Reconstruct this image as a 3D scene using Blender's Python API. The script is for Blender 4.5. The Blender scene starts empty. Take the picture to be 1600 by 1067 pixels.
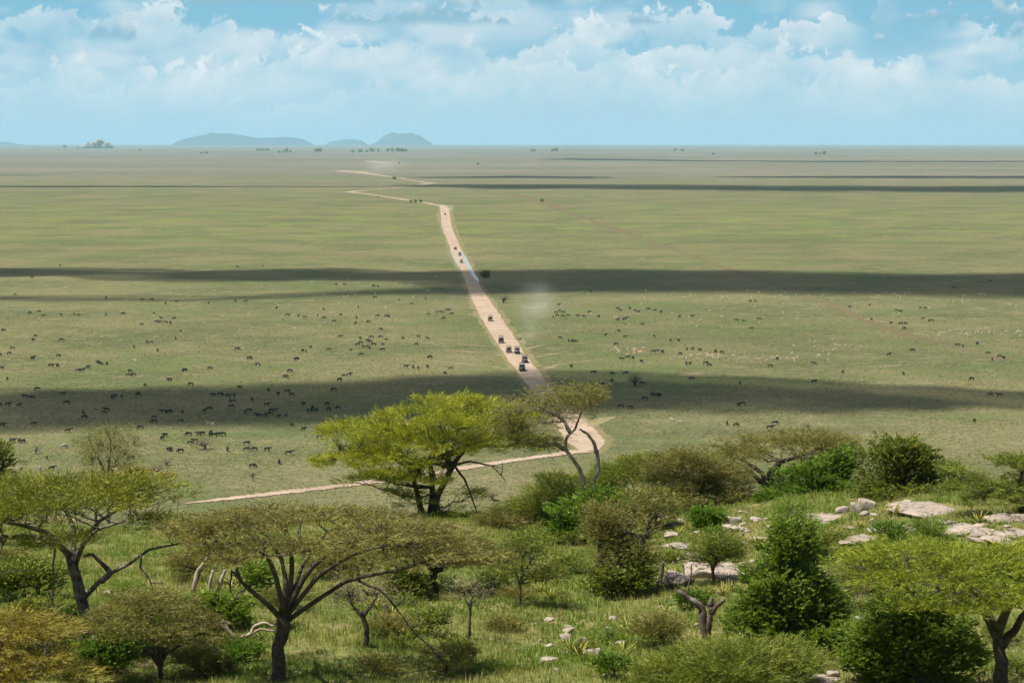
import bpy, bmesh, math, random
import numpy as np
from mathutils import Vector, noise as mnoise

random.seed(7)
RNG = np.random.default_rng(11)
SC = bpy.context.scene
COL = SC.collection

# ------------------------------------------------------------------ camera
F = 3556.0                      # focal length in photo pixels (1600 wide)
CAM_Z = 77.0
PITCH = math.atan(311.5 / F)
cam_d = bpy.data.cameras.new('camera')
cam_d.sensor_width = 36.0
cam_d.lens = 36.0 * F / 1600.0
cam_d.clip_start = 1.0
cam_d.clip_end = 200000.0
cam = bpy.data.objects.new('camera', cam_d)
COL.objects.link(cam)
cam.location = (0, 0, CAM_Z)
cam.rotation_euler = (math.pi / 2 - PITCH, 0, 0)
SC.camera = cam

# ------------------------------------------------------------------ light
SUN_EL = math.radians(66)
SUN_AZ = math.radians(-112)      # measured from +Y towards +X
SUN = Vector((math.cos(SUN_EL) * math.sin(SUN_AZ), math.cos(SUN_EL) * math.cos(SUN_AZ), math.sin(SUN_EL)))
sun_d = bpy.data.lights.new('sun', 'SUN')
sun_d.energy = 5.0
sun_d.angle = math.radians(0.53)
sun_d.color = (1.0, 0.945, 0.835)
sun = bpy.data.objects.new('sun', sun_d)
COL.objects.link(sun)
sun.location = (0, 0, 400)
sun.rotation_euler = SUN.to_track_quat('Z', 'Y').to_euler()

SC.view_settings.view_transform = 'Standard'
SC.view_settings.look = 'None'
SC.view_settings.gamma = 1.0
SC.view_settings.use_curve_mapping = False
SC.render.engine = 'CYCLES'
cy = SC.cycles
cy.use_denoising = True
try:
    cy.denoiser = 'OPENIMAGEDENOISE'
    cy.denoising_input_passes = 'RGB_ALBEDO_NORMAL'
    cy.denoising_prefilter = 'ACCURATE'
except Exception:
    pass
cy.max_bounces = 6
cy.diffuse_bounces = 3
cy.glossy_bounces = 2
cy.transmission_bounces = 3
cy.volume_bounces = 1
cy.transparent_max_bounces = 12
cy.use_adaptive_sampling = False
cy.sample_clamp_indirect = 6.0
cy.caustics_reflective = False
cy.caustics_refractive = False


# ------------------------------------------------------------------ node helper
class NT:
    def __init__(self, tree):
        self.t = tree
        tree.nodes.clear()

    def n(self, kind, **kw):
        nd = self.t.nodes.new(kind)
        for k, v in kw.items():
            setattr(nd, k, v)
        return nd

    def put(self, sock, v):
        if isinstance(v, bpy.types.NodeSocket):
            self.t.links.new(v, sock)
        elif v is not None:
            if isinstance(v, (tuple, list)) and len(v) == 3 and sock.type == 'RGBA':
                v = (*v, 1.0)
            sock.default_value = v

    def math(self, op, a, b=None, c=None, clamp=False):
        nd = self.n('ShaderNodeMath', operation=op, use_clamp=clamp)
        self.put(nd.inputs[0], a)
        if b is not None: self.put(nd.inputs[1], b)
        if c is not None: self.put(nd.inputs[2], c)
        return nd.outputs[0]

    def step(self, x, a, b):
        nd = self.n('ShaderNodeMapRange', interpolation_type='SMOOTHSTEP')
        self.put(nd.inputs['Value'], x)
        self.put(nd.inputs['From Min'], a); self.put(nd.inputs['From Max'], b)
        nd.inputs['To Min'].default_value = 0; nd.inputs['To Max'].default_value = 1
        return nd.outputs[0]

    def mix(self, f, a, b, mode='MIX'):
        nd = self.n('ShaderNodeMix', data_type='RGBA', blend_type=mode)
        self.put(nd.inputs[0], f); self.put(nd.inputs[6], a); self.put(nd.inputs[7], b)
        return nd.outputs[2]

    def noise(self, vec, scale, detail=4, rough=0.55, dist=0.0, two_d=False):
        nd = self.n('ShaderNodeTexNoise', noise_dimensions='2D' if two_d else '3D')
        self.put(nd.inputs['Vector'], vec)
        nd.inputs['Scale'].default_value = scale
        nd.inputs['Detail'].default_value = detail
        nd.inputs['Roughness'].default_value = rough
        nd.inputs['Distortion'].default_value = dist
        return nd.outputs['Fac']

    def vmath(self, op, a, b=None):
        nd = self.n('ShaderNodeVectorMath', operation=op)
        self.put(nd.inputs[0], a)
        if b is not None: self.put(nd.inputs[1], b)
        return nd.outputs[0]

    def xyz(self, x, y, z):
        nd = self.n('ShaderNodeCombineXYZ')
        self.put(nd.inputs[0], x); self.put(nd.inputs[1], y); self.put(nd.inputs[2], z)
        return nd.outputs[0]

    def sep(self, v):
        nd = self.n('ShaderNodeSeparateXYZ')
        self.put(nd.inputs[0], v)
        return nd.outputs


# ------------------------------------------------------------------ sky
world = bpy.data.worlds.new('World')
SC.world = world
world.use_nodes = True
w = NT(world.node_tree)
SKY_STRENGTH = 0.055
EXPO = 0.68
SC.view_settings.exposure = EXPO
def k3(*c): return tuple(x / 2 ** EXPO for x in c)
sky = w.n('ShaderNodeTexSky', sky_type='NISHITA', sun_disc=False, sun_elevation=SUN_EL,
          sun_rotation=SUN_AZ, altitude=1500.0, air_density=1.0, dust_density=0.6, ozone_density=1.5)
d = w.n('ShaderNodeTexCoord').outputs['Generated']
sx, sy, sz = w.sep(w.vmath('NORMALIZE', d))
el = w.math('ARCSINE', sz)
az = w.math('ARCTAN2', sx, sy)
clear = w.vmath('MULTIPLY', sky.outputs[0], (SKY_STRENGTH,) * 3)
low = w.step(el, 0.20, 0.05)
# the pale blue air near the horizon and the deeper blue gaps between cloud banks
low_col = w.mix(w.step(el, 0.012, 0.055), k3(0.43, 0.68, 0.80), k3(0.24, 0.53, 0.71))
base = w.mix(low, clear, low_col)

def cloud_layer(base, seed, S, asp, thr, soft, lift, white, shade, amount, warp=0.35, gain=2.6):
    wq = w.xyz(w.math('MULTIPLY', az, S * 0.8), w.math('MULTIPLY', el, S * asp * 0.8), 0.0)
    wn = w.math('SUBTRACT', w.noise(wq, 1.0, 3, 0.6, two_d=True), 0.5)
    px = w.math('ADD', w.math('MULTIPLY', az, S), w.math('MULTIPLY', wn, warp))
    py = w.math('ADD', w.math('MULTIPLY', el, S * asp), w.math('MULTIPLY', wn, warp * 0.7))
    def dens(dx, dy):
        v = w.xyz(w.math('ADD', px, dx + seed), w.math('ADD', py, dy + seed), 0.0)
        f = w.noise(v, 1.0, 5, 0.58, two_d=True)
        vo = w.n('ShaderNodeTexVoronoi', feature='F1', voronoi_dimensions='2D')
        w.put(vo.inputs['Vector'], v)
        vo.inputs['Scale'].default_value = 3.1
        vo.inputs['Detail'].default_value = 1.0
        return w.math('ADD', w.math('MULTIPLY', f, 0.78), w.math('MULTIPLY', w.math('SUBTRACT', 0.75, vo.outputs['Distance']), 0.26))
    n1 = dens(0.0, 0.0)
    n2 = dens(-0.10, lift)
    mask = w.math('MULTIPLY', w.step(n1, thr, thr + soft), amount)
    lit = w.math('ADD', 0.42, w.math('MULTIPLY', w.math('SUBTRACT', n1, n2), gain), clamp=True)
    return w.mix(mask, base, w.mix(lit, shade, white))

vis = w.step(el, 0.010, 0.030)
vis_hi = w.step(el, 0.024, 0.046)
skyc = cloud_layer(base, 3.7, 9.0, 2.3, 0.37, 0.22, 0.22, k3(0.76, 0.84, 0.88), k3(0.50, 0.70, 0.80), w.math('MULTIPLY', vis, 0.62))

def n2(fx, fy, seed, detail=4, rough=0.58, dx=0.0, dy=0.0):
    return w.noise(w.xyz(w.math('ADD', w.math('MULTIPLY', az, fx), seed + dx), w.math('ADD', w.math('MULTIPLY', el, fy), seed * 0.7 + dy), 0.0), 1.0, detail, rough, two_d=True)

def puff(f, seed, warp):
    vo = w.n('ShaderNodeTexVoronoi', feature='F1', voronoi_dimensions='2D')
    w.put(vo.inputs['Vector'], w.xyz(w.math('ADD', w.math('MULTIPLY', az, f), w.math('ADD', warp, seed)), w.math('ADD', w.math('MULTIPLY', el, f * 1.1), warp), 0.0))
    vo.inputs['Scale'].default_value = 1.0
    vo.inputs['Detail'].default_value = 2.0
    vo.inputs['Roughness'].default_value = 0.55

    return w.math('SUBTRACT', 0.5, vo.outputs['Distance'])

def heap_row(sk, seed, e0, amp, fbig, fpuff, puff_amp, length, white, amount):
    """a bank of heaped cumulus: crisp billowing tops that fade downward into the haze"""
    big = w.math('MULTIPLY', w.math('SUBTRACT', n2(fbig, 3.0, seed, 3), 0.5), amp * 4.0)
    wp = w.math('MULTIPLY', w.math('SUBTRACT', n2(fpuff * 1.3, fpuff * 1.3, seed + 5.0, 4, 0.62), 0.5), 1.5)
    pf = puff(fpuff, seed, wp)
    h = w.math('ADD', w.math('ADD', big, e0), w.math('MULTIPLY', pf, puff_amp))
    sdist = w.math('SUBTRACT', h, el)
    m1 = w.step(sdist, 0.0, 0.0034)
    fade = w.step(sdist, length, 0.0)
    rel = w.math('ADD', 0.66, w.math('MULTIPLY', pf, 1.2), clamp=True)
    col = w.mix(rel, k3(0.55, 0.74, 0.82), white)
    thin = w.math('MULTIPLY', w.step(n2(fbig * 1.4, 16.0, seed + 31.0, 3), 0.32, 0.56), amount)
    return w.mix(w.math('MULTIPLY', w.math('MULTIPLY', m1, fade), thin), sk, col)

def base_row(sk, seed, b0, height, fbig, thr, amount):
    """nearer clouds seen from below: flat grey-blue bases, white heads"""
    ex = w.math('SUBTRACT', n2(fbig, 6.0, seed, 4, 0.6), thr)
    wp = w.math('MULTIPLY', w.math('SUBTRACT', n2(60.0, 60.0, seed + 3.0, 3, 0.6), 0.5), 1.4)
    pf = puff(48.0, seed, wp)
    H_ = w.math('MULTIPLY', w.math('ADD', w.math('MULTIPLY', ex, 6.0), w.math('MULTIPLY', pf, 0.9)), height)
    t = w.math('SUBTRACT', el, w.math('ADD', b0, w.math('MULTIPLY', w.math('SUBTRACT', n2(30.0, 10.0, seed + 9.0, 3), 0.5), 0.006)))
    m1 = w.math('MULTIPLY', w.step(t, 0.0, 0.0045), w.step(w.math('SUBTRACT', H_, t), 0.0, 0.0050))
    up_ = w.math('ADD', w.math('MULTIPLY', w.math('DIVIDE', t, w.math('MAXIMUM', H_, 0.002)), 0.9), w.math('MULTIPLY', pf, 0.7), clamp=True)
    col = w.mix(w.step(up_, 0.30, 0.95), k3(0.27, 0.51, 0.65), k3(0.88, 0.905, 0.92))
    return w.mix(w.math('MULTIPLY', m1, amount), sk, col)

WH = k3(0.97, 0.965, 0.955)
skyc = heap_row(skyc, 2.3, 0.026, 0.007, 18.0, 75.0, 0.008, 0.016, k3(0.74, 0.84, 0.88), 0.60)
skyc = heap_row(skyc, 7.7, 0.036, 0.010, 15.0, 60.0, 0.012, 0.022, k3(0.86, 0.90, 0.91), 0.80)
skyc = heap_row(skyc, 13.1, 0.047, 0.013, 11.0, 48.0, 0.014, 0.026, WH, 0.85)
skyc = heap_row(skyc, 41.6, 0.058, 0.012, 13.0, 44.0, 0.014, 0.020, WH, 0.80)
skyc = base_row(skyc, 4.6, 0.0415, 0.016, 13.0, 0.51, 0.85)
skyc = base_row(skyc, 17.9, 0.0490, 0.018, 11.0, 0.47, 0.92)
skyc = base_row(skyc, 29.2, 0.0575, 0.022, 9.0, 0.42, 0.92)
# overhead the same broken cumulus field, seen from below
up = w.math('MAXIMUM', sz, 0.05)
pv = w.xyz(w.math('DIVIDE', sx, up), w.math('DIVIDE', sy, up), 0.0)
cn = w.noise(pv, 0.75, 4, 0.55, 0.0, two_d=True)
high = w.mix(w.math('MULTIPLY', w.step(cn, 0.54, 0.68), 0.6), clear, k3(0.66, 0.73, 0.78))
bg = w.n('ShaderNodeBackground')
w.put(bg.inputs['Color'], skyc)
bg2 = w.n('ShaderNodeBackground')
w.put(bg2.inputs['Color'], high)
bgm = w.n('ShaderNodeMixShader')
w.put(bgm.inputs[0], w.step(el, 0.085, 0.14))
w.t.links.new(bg.outputs[0], bgm.inputs[1])
w.t.links.new(bg2.outputs[0], bgm.inputs[2])
bg = bgm
wo = w.n('ShaderNodeOutputWorld')
w.t.links.new(bg.outputs[0], wo.inputs['Surface'])


# ------------------------------------------------------------------ generic helpers
def tag(o, label=None, cat=None, group=None, kind=None):
    if label: o['label'] = label
    if cat: o['category'] = cat
    if group: o['group'] = group
    if kind: o['kind'] = kind
    return o

def empty(name, loc, rz=0.0):
    o = bpy.data.objects.new(name, None)
    o.empty_display_size = 0.3
    COL.objects.link(o)
    o.location = loc
    o.rotation_euler = (0, 0, rz)
    return o

def link(name, me, mat=None, parent=None, loc=None):
    o = bpy.data.objects.new(name, me)
    COL.objects.link(o)
    if mat is not None and len(me.materials) == 0:
        me.materials.append(mat)
    if parent is not None:
        o.parent = parent
    if loc is not None:
        o.location = loc
    return o

def np_mesh(name, V, faces, tint=None, smooth=False, attr='tint'):
    """faces: list of int arrays, each (m, k)"""
    me = bpy.data.meshes.new(name)
    V = np.asarray(V, dtype=np.float32)
    faces = [np.asarray(f, dtype=np.int32) for f in faces if len(f)]
    loops = np.concatenate([f.ravel() for f in faces])
    sizes = np.concatenate([np.full(len(f), f.shape[1], dtype=np.int32) for f in faces])
    starts = np.concatenate([[0], np.cumsum(sizes)[:-1]]).astype(np.int32)
    me.vertices.add(len(V)); me.vertices.foreach_set('co', V.ravel())
    me.loops.add(len(loops)); me.loops.foreach_set('vertex_index', loops)
    me.polygons.add(len(sizes)); me.polygons.foreach_set('loop_start', starts)
    me.polygons.foreach_set('loop_total', sizes)
    if smooth:
        me.polygons.foreach_set('use_smooth', np.ones(len(sizes), dtype=bool))
    if tint is not None:
        a = me.attributes.new(attr, 'FLOAT', 'POINT')
        a.data.foreach_set('value', np.asarray(tint, dtype=np.float32))
    me.update(calc_edges=True)
    me.validate()
    return me

class MB:
    """collects quads and triangles for one mesh"""
    def __init__(self):
        self.v = []; self.q = []; self.t = []; self.tint = []; self.n = 0
    def add(self, V, q=None, t=None, tint=None):
        V = np.asarray(V, dtype=np.float64)
        self.v.append(V)
        if q is not None and len(q): self.q.append(np.asarray(q, dtype=np.int64) + self.n)
        if t is not None and len(t): self.t.append(np.asarray(t, dtype=np.int64) + self.n)
        self.tint.append(np.full(len(V), 0.5) if tint is None else np.broadcast_to(np.asarray(tint, float), (len(V),)))
        self.n += len(V)
    def tube(self, P, R, sides=6, cap=True):
        P = np.asarray(P, float); R = np.asarray(R, float)
        n = len(P)
        T = np.gradient(P, axis=0)
        T /= np.linalg.norm(T, axis=1)[:, None] + 1e-9
        ref = np.array([0.31, 0.95, 0.05])
        A = np.cross(T, ref); A /= np.linalg.norm(A, axis=1)[:, None] + 1e-9
        B = np.cross(T, A)
        ang = np.linspace(0, 2 * np.pi, sides, endpoint=False)
        ring = P[:, None, :] + R[:, None, None] * (np.cos(ang)[None, :, None] * A[:, None, :] + np.sin(ang)[None, :, None] * B[:, None, :])
        if sides >= 7:
            ring = P[:, None, :] + (ring - P[:, None, :]) * np.random.default_rng(n * sides + int(abs(P[0, 0]) * 100)).uniform(0.82, 1.18, (n, sides, 1))
        V = ring.reshape(-1, 3)
        i = np.arange(n - 1)[:, None] * sides; j = np.arange(sides)[None, :]; k = (j + 1) % sides
        q = np.stack([i + j, i + k, i + sides + k, i + sides + j], axis=-1).reshape(-1, 4)
        t = None
        if cap:
            V = np.vstack([V, P[:1], P[-1:]])
            c0, c1 = n * sides, n * sides + 1
            jj = np.arange(sides); kk = (jj + 1) % sides
            t = np.vstack([np.stack([np.full(sides, c0), kk, jj], 1),
                           np.stack([np.full(sides, c1), (n - 1) * sides + jj, (n - 1) * sides + kk], 1)])
        self.add(V, q, t)
    def box(self, x0, x1, y0, y1, z0, z1, taper=None):
        V = np.array([[x, y, z] for z in (z0, z1) for y in (y0, y1) for x in (x0, x1)], float)
        if taper:
            cx, cyy = (x0 + x1) / 2, (y0 + y1) / 2
            V[4:, 0] = cx + (V[4:, 0] - cx) * taper[0] + (taper[2] if len(taper) > 2 else 0)
            V[4:, 1] = cyy + (V[4:, 1] - cyy) * taper[1]
        q = [[0, 2, 3, 1], [4, 5, 7, 6], [0, 1, 5, 4], [2, 6, 7, 3], [0, 4, 6, 2], [1, 3, 7, 5]]
        self.add(V, q)
    def mesh(self, name, smooth=False):
        fs = []
        if self.q: fs.append(np.vstack(self.q))
        if self.t: fs.append(np.vstack(self.t))
        return np_mesh(name, np.vstack(self.v), fs, np.concatenate(self.tint), smooth)
    def build(self, name, mat, parent=None, smooth=False, loc=None):
        return link(name, self.mesh(name, smooth), mat, parent, loc)

# ------------------------------------------------------------------ geometry of the place
FWD = np.array([0, math.cos(PITCH), -math.sin(PITCH)])
UPV = np.array([0, math.sin(PITCH), math.cos(PITCH)])

def ray(u, v):
    return FWD * F + np.array([1.0, 0, 0]) * (u - 800.0) + UPV * (533.5 - v)

def plain_pt(u, v, z=0.0):
    r = ray(u, v)
    t = (z - CAM_Z) / r[2]
    return np.array([r[0] * t, r[1] * t, z])

def px_scale(p):
    """photo pixels per metre at a world point"""
    return F / float(np.dot(np.asarray(p) - np.array([0, 0, CAM_Z]), FWD))

PROF_Y = np.array([-60, -20, 0, 10, 20, 40, 60, 75, 85, 100, 120, 140, 155, 170, 190, 230, 300, 380, 420, 480.])
PROF_D = np.array([3, 1.7, 1.7, 4, 8, 14.2, 18.4, 20.1, 20.7, 21.2, 21.9, 23.4, 25.6, 29, 34, 44, 61, 77.5, 82, 86.])

def sstep(x, a, b):
    t = np.clip((x - a) / (b - a), 0, 1)
    return t * t * (3 - 2 * t)

def wob(x, y):
    return (0.22 * np.sin(0.21 * x + 1.3) * np.sin(0.17 * y + 0.4) + 0.12 * np.sin(0.53 * x - 0.31 * y + 2.0)
            + 0.07 * np.sin(0.9 * x + 1.1 * y) + 0.05 * np.sin(1.7 * x - 1.3 * y + 0.7))

def hill_z(x, y):
    x = np.asarray(x, float); y = np.asarray(y, float)
    D = np.interp(y, PROF_Y, PROF_D)
    for o in (-6, 6, -3, 3):
        D = D + np.interp(y + o, PROF_Y, PROF_D)
    D = D / 5.0
    rise = 2.7 * sstep(x, 3, 24) * sstep(y, 84, 116) * (1 - sstep(y, 132, 165))
    fall = 1.0 * sstep(-x, 4, 26) * sstep(y, 100, 135)
    amp = sstep(y, 30, 60)
    side = sstep(np.abs(x), 85, 270)
    D = D - rise + fall
    D = D + (86 - D) * side
    return CAM_Z - D + wob(x, y) * amp * (1 - side)

def hill_hit(u, v, y0=45.0, y1=170.0):
    r = ray(u, v)
    ys = np.arange(y0, y1, 0.1)
    t = ys / r[1]
    xs = r[0] * t; zs = CAM_Z + r[2] * t
    k = np.argmax(zs < hill_z(xs, ys))
    if not (zs < hill_z(xs, ys)).any():
        return None
    return np.array([xs[k], ys[k], float(hill_z(xs[k], ys[k]))])

def hill_at(u, y):
    x = (u - 800.0) / F * y * 1.0
    z = float(hill_z(x, y))
    for _ in range(3):
        dep = np.dot(np.array([x, y, z - CAM_Z]), FWD)
        x = (u - 800.0) / F * dep
        z = float(hill_z(x, y))
    return np.array([x, y, z])

def project(p):
    q = np.asarray(p, float) - np.array([0, 0, CAM_Z])
    dep = q @ FWD
    return 800 + F * q[0] / dep, 533.5 - F * (q @ UPV) / dep

# ------------------------------------------------------------------ materials
MATS = {}
def new_mat(name):
    m = bpy.data.materials.new(name)
    m.use_nodes = True
    return m, NT(m.node_tree)

def finish(m, nt, col, rough=0.9, spec=0.2, bump=None, bstr=0.5, bdist=0.05, metallic=0.0):
    p = nt.n('ShaderNodeBsdfPrincipled')
    nt.put(p.inputs['Base Color'], col)
    p.inputs['Roughness'].default_value = rough
    p.inputs['Specular IOR Level'].default_value = spec
    p.inputs['Metallic'].default_value = metallic
    if bump is not None:
        b = nt.n('ShaderNodeBump')
        b.inputs['Strength'].default_value = bstr
        b.inputs['Distance'].default_value = bdist
        nt.put(b.inputs['Height'], bump)
        nt.t.links.new(b.outputs[0], p.inputs['Normal'])
    o = nt.n('ShaderNodeOutputMaterial')
    nt.t.links.new(p.outputs[0], o.inputs['Surface'])
    return m

def mat_noise(name, c1, c2, scale=3.0, rough=0.9, bump=0.4, bdist=0.03, spec=0.2, c3=None, detail=5):
    m, nt = new_mat(name)
    co = nt.n('ShaderNodeTexCoord').outputs['Object']
    f = nt.noise(co, scale, detail, 0.6)
    col = nt.mix(nt.step(f, 0.35, 0.65), c1, c2)
    if c3 is not None:
        col = nt.mix(nt.step(nt.noise(co, scale * 0.37 + 0.11, 3), 0.52, 0.66), col, c3)
    return finish(m, nt, col, rough, spec, nt.noise(co, scale * 3.0, 5, 0.65) if bump else None, bump, bdist)

def mat_leaf(name, dark, light, trans=0.22, rough=0.55):
    m, nt = new_mat(name)
    at = nt.n('ShaderNodeAttribute', attribute_name='tint')
    co = nt.n('ShaderNodeTexCoord').outputs['Object']
    f = nt.noise(co, 0.9, 3, 0.6)
    k = nt.math('ADD', at.outputs['Fac'], nt.math('MULTIPLY', nt.math('SUBTRACT', f, 0.5), 1.2), clamp=True)
    col = nt.mix(k, dark, light)
    d = nt.n('ShaderNodeBsdfDiffuse'); nt.put(d.inputs['Color'], col)
    t = nt.n('ShaderNodeBsdfTranslucent'); nt.put(t.inputs['Color'], nt.mix(0.5, col, (light[0] * 1.1, light[1] * 1.15, light[2] * 0.6)))
    g = nt.n('ShaderNodeBsdfGlossy'); g.inputs['Roughness'].default_value = rough
    g.inputs['Color'].default_value = (0.6, 0.6, 0.6, 1)
    a = nt.n('ShaderNodeMixShader'); a.inputs[0].default_value = trans
    nt.t.links.new(d.outputs[0], a.inputs[1]); nt.t.links.new(t.outputs[0], a.inputs[2])
    b = nt.n('ShaderNodeMixShader'); b.inputs[0].default_value = 0.035
    nt.t.links.new(a.outputs[0], b.inputs[1]); nt.t.links.new(g.outputs[0], b.inputs[2])
    o = nt.n('ShaderNodeOutputMaterial')
    nt.t.links.new(b.outputs[0], o.inputs['Surface'])
    return m

def mat_plain():
    m, nt = new_mat('plain_grass')
    pos = nt.n('ShaderNodeNewGeometry').outputs['Position']
    x, y, z = nt.sep(pos)
    n_big = nt.noise(pos, 0.0016, 5, 0.6)
    n_mid = nt.noise(pos, 0.011, 5, 0.62)
    n_sml = nt.noise(pos, 0.09, 5, 0.65)
    n_tft = nt.noise(pos, 0.75, 4, 0.7)
    col = nt.mix(nt.step(n_mid, 0.36, 0.64), (0.166, 0.154, 0.072), (0.096, 0.110, 0.046))
    col = nt.mix(nt.math('MULTIPLY', nt.step(n_sml, 0.46, 0.70), 0.75), col, (0.215, 0.182, 0.098))
    col = nt.mix(nt.math('MULTIPLY', nt.step(n_big, 0.50, 0.68), 0.6), col, (0.088, 0.098, 0.042))
    # fresh yellow-green flush on a broad belt of the plain
    belt = nt.math('MULTIPLY', nt.step(y, 1500, 2000), nt.step(y, 3000, 2450))
    fresh = nt.math('MULTIPLY', belt, nt.step(nt.noise(pos, 0.016, 6, 0.75), 0.47, 0.60))
    col = nt.mix(nt.math('MULTIPLY', fresh, 0.75), col, (0.165, 0.195, 0.050))
    # drier and browner short-grass country far out; pale tone also paints in haze
    far = nt.step(y, 2600, 6500)
    col = nt.mix(nt.math('MULTIPLY', far, 0.75), col, nt.mix(nt.step(nt.noise(pos, 0.0007, 5, 0.6), 0.4, 0.6), (0.215, 0.182, 0.150), (0.140, 0.142, 0.112)))
    col = nt.mix(nt.math('MULTIPLY', nt.step(n_tft, 0.44, 0.68), 0.80), col, (0.040, 0.044, 0.018))
    streak = nt.noise(pos, 0.28, 5, 0.72)
    col = nt.mix(nt.math('MULTIPLY', nt.step(streak, 0.50, 0.68), 0.55), col, (0.062, 0.070, 0.032))
    col = nt.mix(nt.math('MULTIPLY', nt.step(streak, 0.44, 0.30), 0.6), col, (0.235, 0.20, 0.108))
    soil = nt.math('MULTIPLY', nt.step(nt.noise(pos, 0.042, 6, 0.7), 0.61, 0.70), nt.step(n_mid, 0.40, 0.60))
    col = nt.mix(nt.math('MULTIPLY', soil, 0.65), col, (0.275, 0.225, 0.140))
    swale = nt.step(nt.math('ABSOLUTE', nt.math('SUBTRACT', nt.noise(pos, 0.0034, 4, 0.55), 0.5)), 0.022, 0.004)
    col = nt.mix(nt.math('MULTIPLY', nt.math('MULTIPLY', swale, nt.step(n_sml, 0.35, 0.55)), 0.55), col, (0.085, 0.118, 0.036))
    bump = nt.math('ADD', nt.math('MULTIPLY', n_tft, 0.5), nt.math('MULTIPLY', n_sml, 1.6))
    return finish(m, nt, col, 0.95, 0.05, bump, 0.7, 0.8)

def mat_hill():
    m, nt = new_mat('hillside_grass')
    pos = nt.n('ShaderNodeNewGeometry').outputs['Position']
    a = nt.noise(pos, 0.16, 5, 0.62)
    b = nt.noise(pos, 0.75, 5, 0.65)
    c = nt.noise(pos, 3.2, 4, 0.7)
    col = nt.mix(nt.step(a, 0.38, 0.62), (0.125, 0.155, 0.036), (0.210, 0.190, 0.075))
    col = nt.mix(nt.math('MULTIPLY', nt.step(b, 0.50, 0.66), 0.8), col, (0.085, 0.135, 0.026))
    col = nt.mix(nt.math('MULTIPLY', nt.step(nt.noise(pos, 0.42, 4, 0.6), 0.58, 0.70), 0.8), col, (0.30, 0.215, 0.13))
    col = nt.mix(nt.math('MULTIPLY', nt.step(c, 0.45, 0.75), 0.45), col, (0.040, 0.055, 0.015))
    return finish(m, nt, col, 0.95, 0.05, nt.math('ADD', c, nt.math('MULTIPLY', b, 1.5)), 0.9, 0.25)

def mat_dirt(name, c1, c2, c3):
    m, nt = new_mat(name)
    pos = nt.n('ShaderNodeNewGeometry').outputs['Position']
    a = nt.noise(pos, 0.06, 5, 0.65)
    b = nt.noise(pos, 0.55, 5, 0.65)
    col = nt.mix(nt.step(a, 0.35, 0.65), c1, c2)
    col = nt.mix(nt.math('MULTIPLY', nt.step(b, 0.50, 0.72), 0.7), col, c3)
    col = nt.mix(nt.math('MULTIPLY', nt.step(nt.noise(pos, 0.17, 5, 0.7), 0.50, 0.66), 0.55), col, tuple(k * 0.62 for k in c2))
    return finish(m, nt, col, 0.95, 0.05, b, 0.5, 0.15)

M = MATS
M['plain'] = mat_plain()
M['hill'] = mat_hill()
M['road'] = mat_dirt('road_dirt', (0.365, 0.280, 0.208), (0.30, 0.222, 0.158), (0.43, 0.34, 0.265))
M['verge'] = mat_dirt('verge_dirt', (0.155, 0.145, 0.065), (0.20, 0.165, 0.09), (0.105, 0.115, 0.042))
M['trail'] = mat_dirt('trail_dirt', (0.24, 0.20, 0.11), (0.17, 0.155, 0.075), (0.29, 0.24, 0.15))
M['track'] = mat_dirt('track_dirt', (0.120, 0.098, 0.055), (0.130, 0.115, 0.055), (0.15, 0.105, 0.06))

# ------------------------------------------------------------------ the plain, one graded sheet to the horizon
gx = np.concatenate([-np.geomspace(45000, 400, 26), np.linspace(-320, 320, 17), np.geomspace(400, 45000, 26)])
gy = np.concatenate([[-3000, -1200, -400], np.linspace(0, 1600, 33), np.geomspace(1750, 60000, 44)])
X, Y = np.meshgrid(gx, gy)
V = np.stack([X, Y, np.zeros_like(X)], -1).reshape(-1, 3)
nx, ny = len(gx), len(gy)
i = np.arange(ny - 1)[:, None] * nx; j = np.arange(nx - 1)[None, :]
Q = np.stack([i + j, i + j + 1, i + nx + j + 1, i + nx + j], -1).reshape(-1, 4)
tag(link('ground', np_mesh('ground', V, [Q], smooth=True), M['plain']), kind='structure')

# ------------------------------------------------------------------ the hillside in front
hx = np.concatenate([np.linspace(-290, -62, 20), np.arange(-58, 58.1, 0.8), np.linspace(62, 290, 20)])
hy = np.concatenate([np.linspace(-60, 40, 21), np.arange(42, 66, 2.0), np.arange(66, 172, 0.8), np.linspace(173, 470, 40)])
X, Y = np.meshgrid(hx, hy)
V = np.stack([X, Y, hill_z(X, Y)], -1).reshape(-1, 3)
nx, ny = len(hx), len(hy)
i = np.arange(ny - 1)[:, None] * nx; j = np.arange(nx - 1)[None, :]
Q = np.stack([i + j, i + j + 1, i + nx + j + 1, i + nx + j], -1).reshape(-1, 4)
tag(link('hillside', np_mesh('hillside', V, [Q], smooth=True), M['hill']), kind='structure')

# ------------------------------------------------------------------ roads and trails (image readings laid on the ground plane)
def resample(P, n):
    P = np.asarray(P, float)
    s = np.concatenate([[0], np.cumsum(np.linalg.norm(np.diff(P, axis=0), axis=1))])
    t = np.linspace(0, s[-1], n)
    return np.stack([np.interp(t, s, P[:, k]) for k in range(P.shape[1])], 1)

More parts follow.
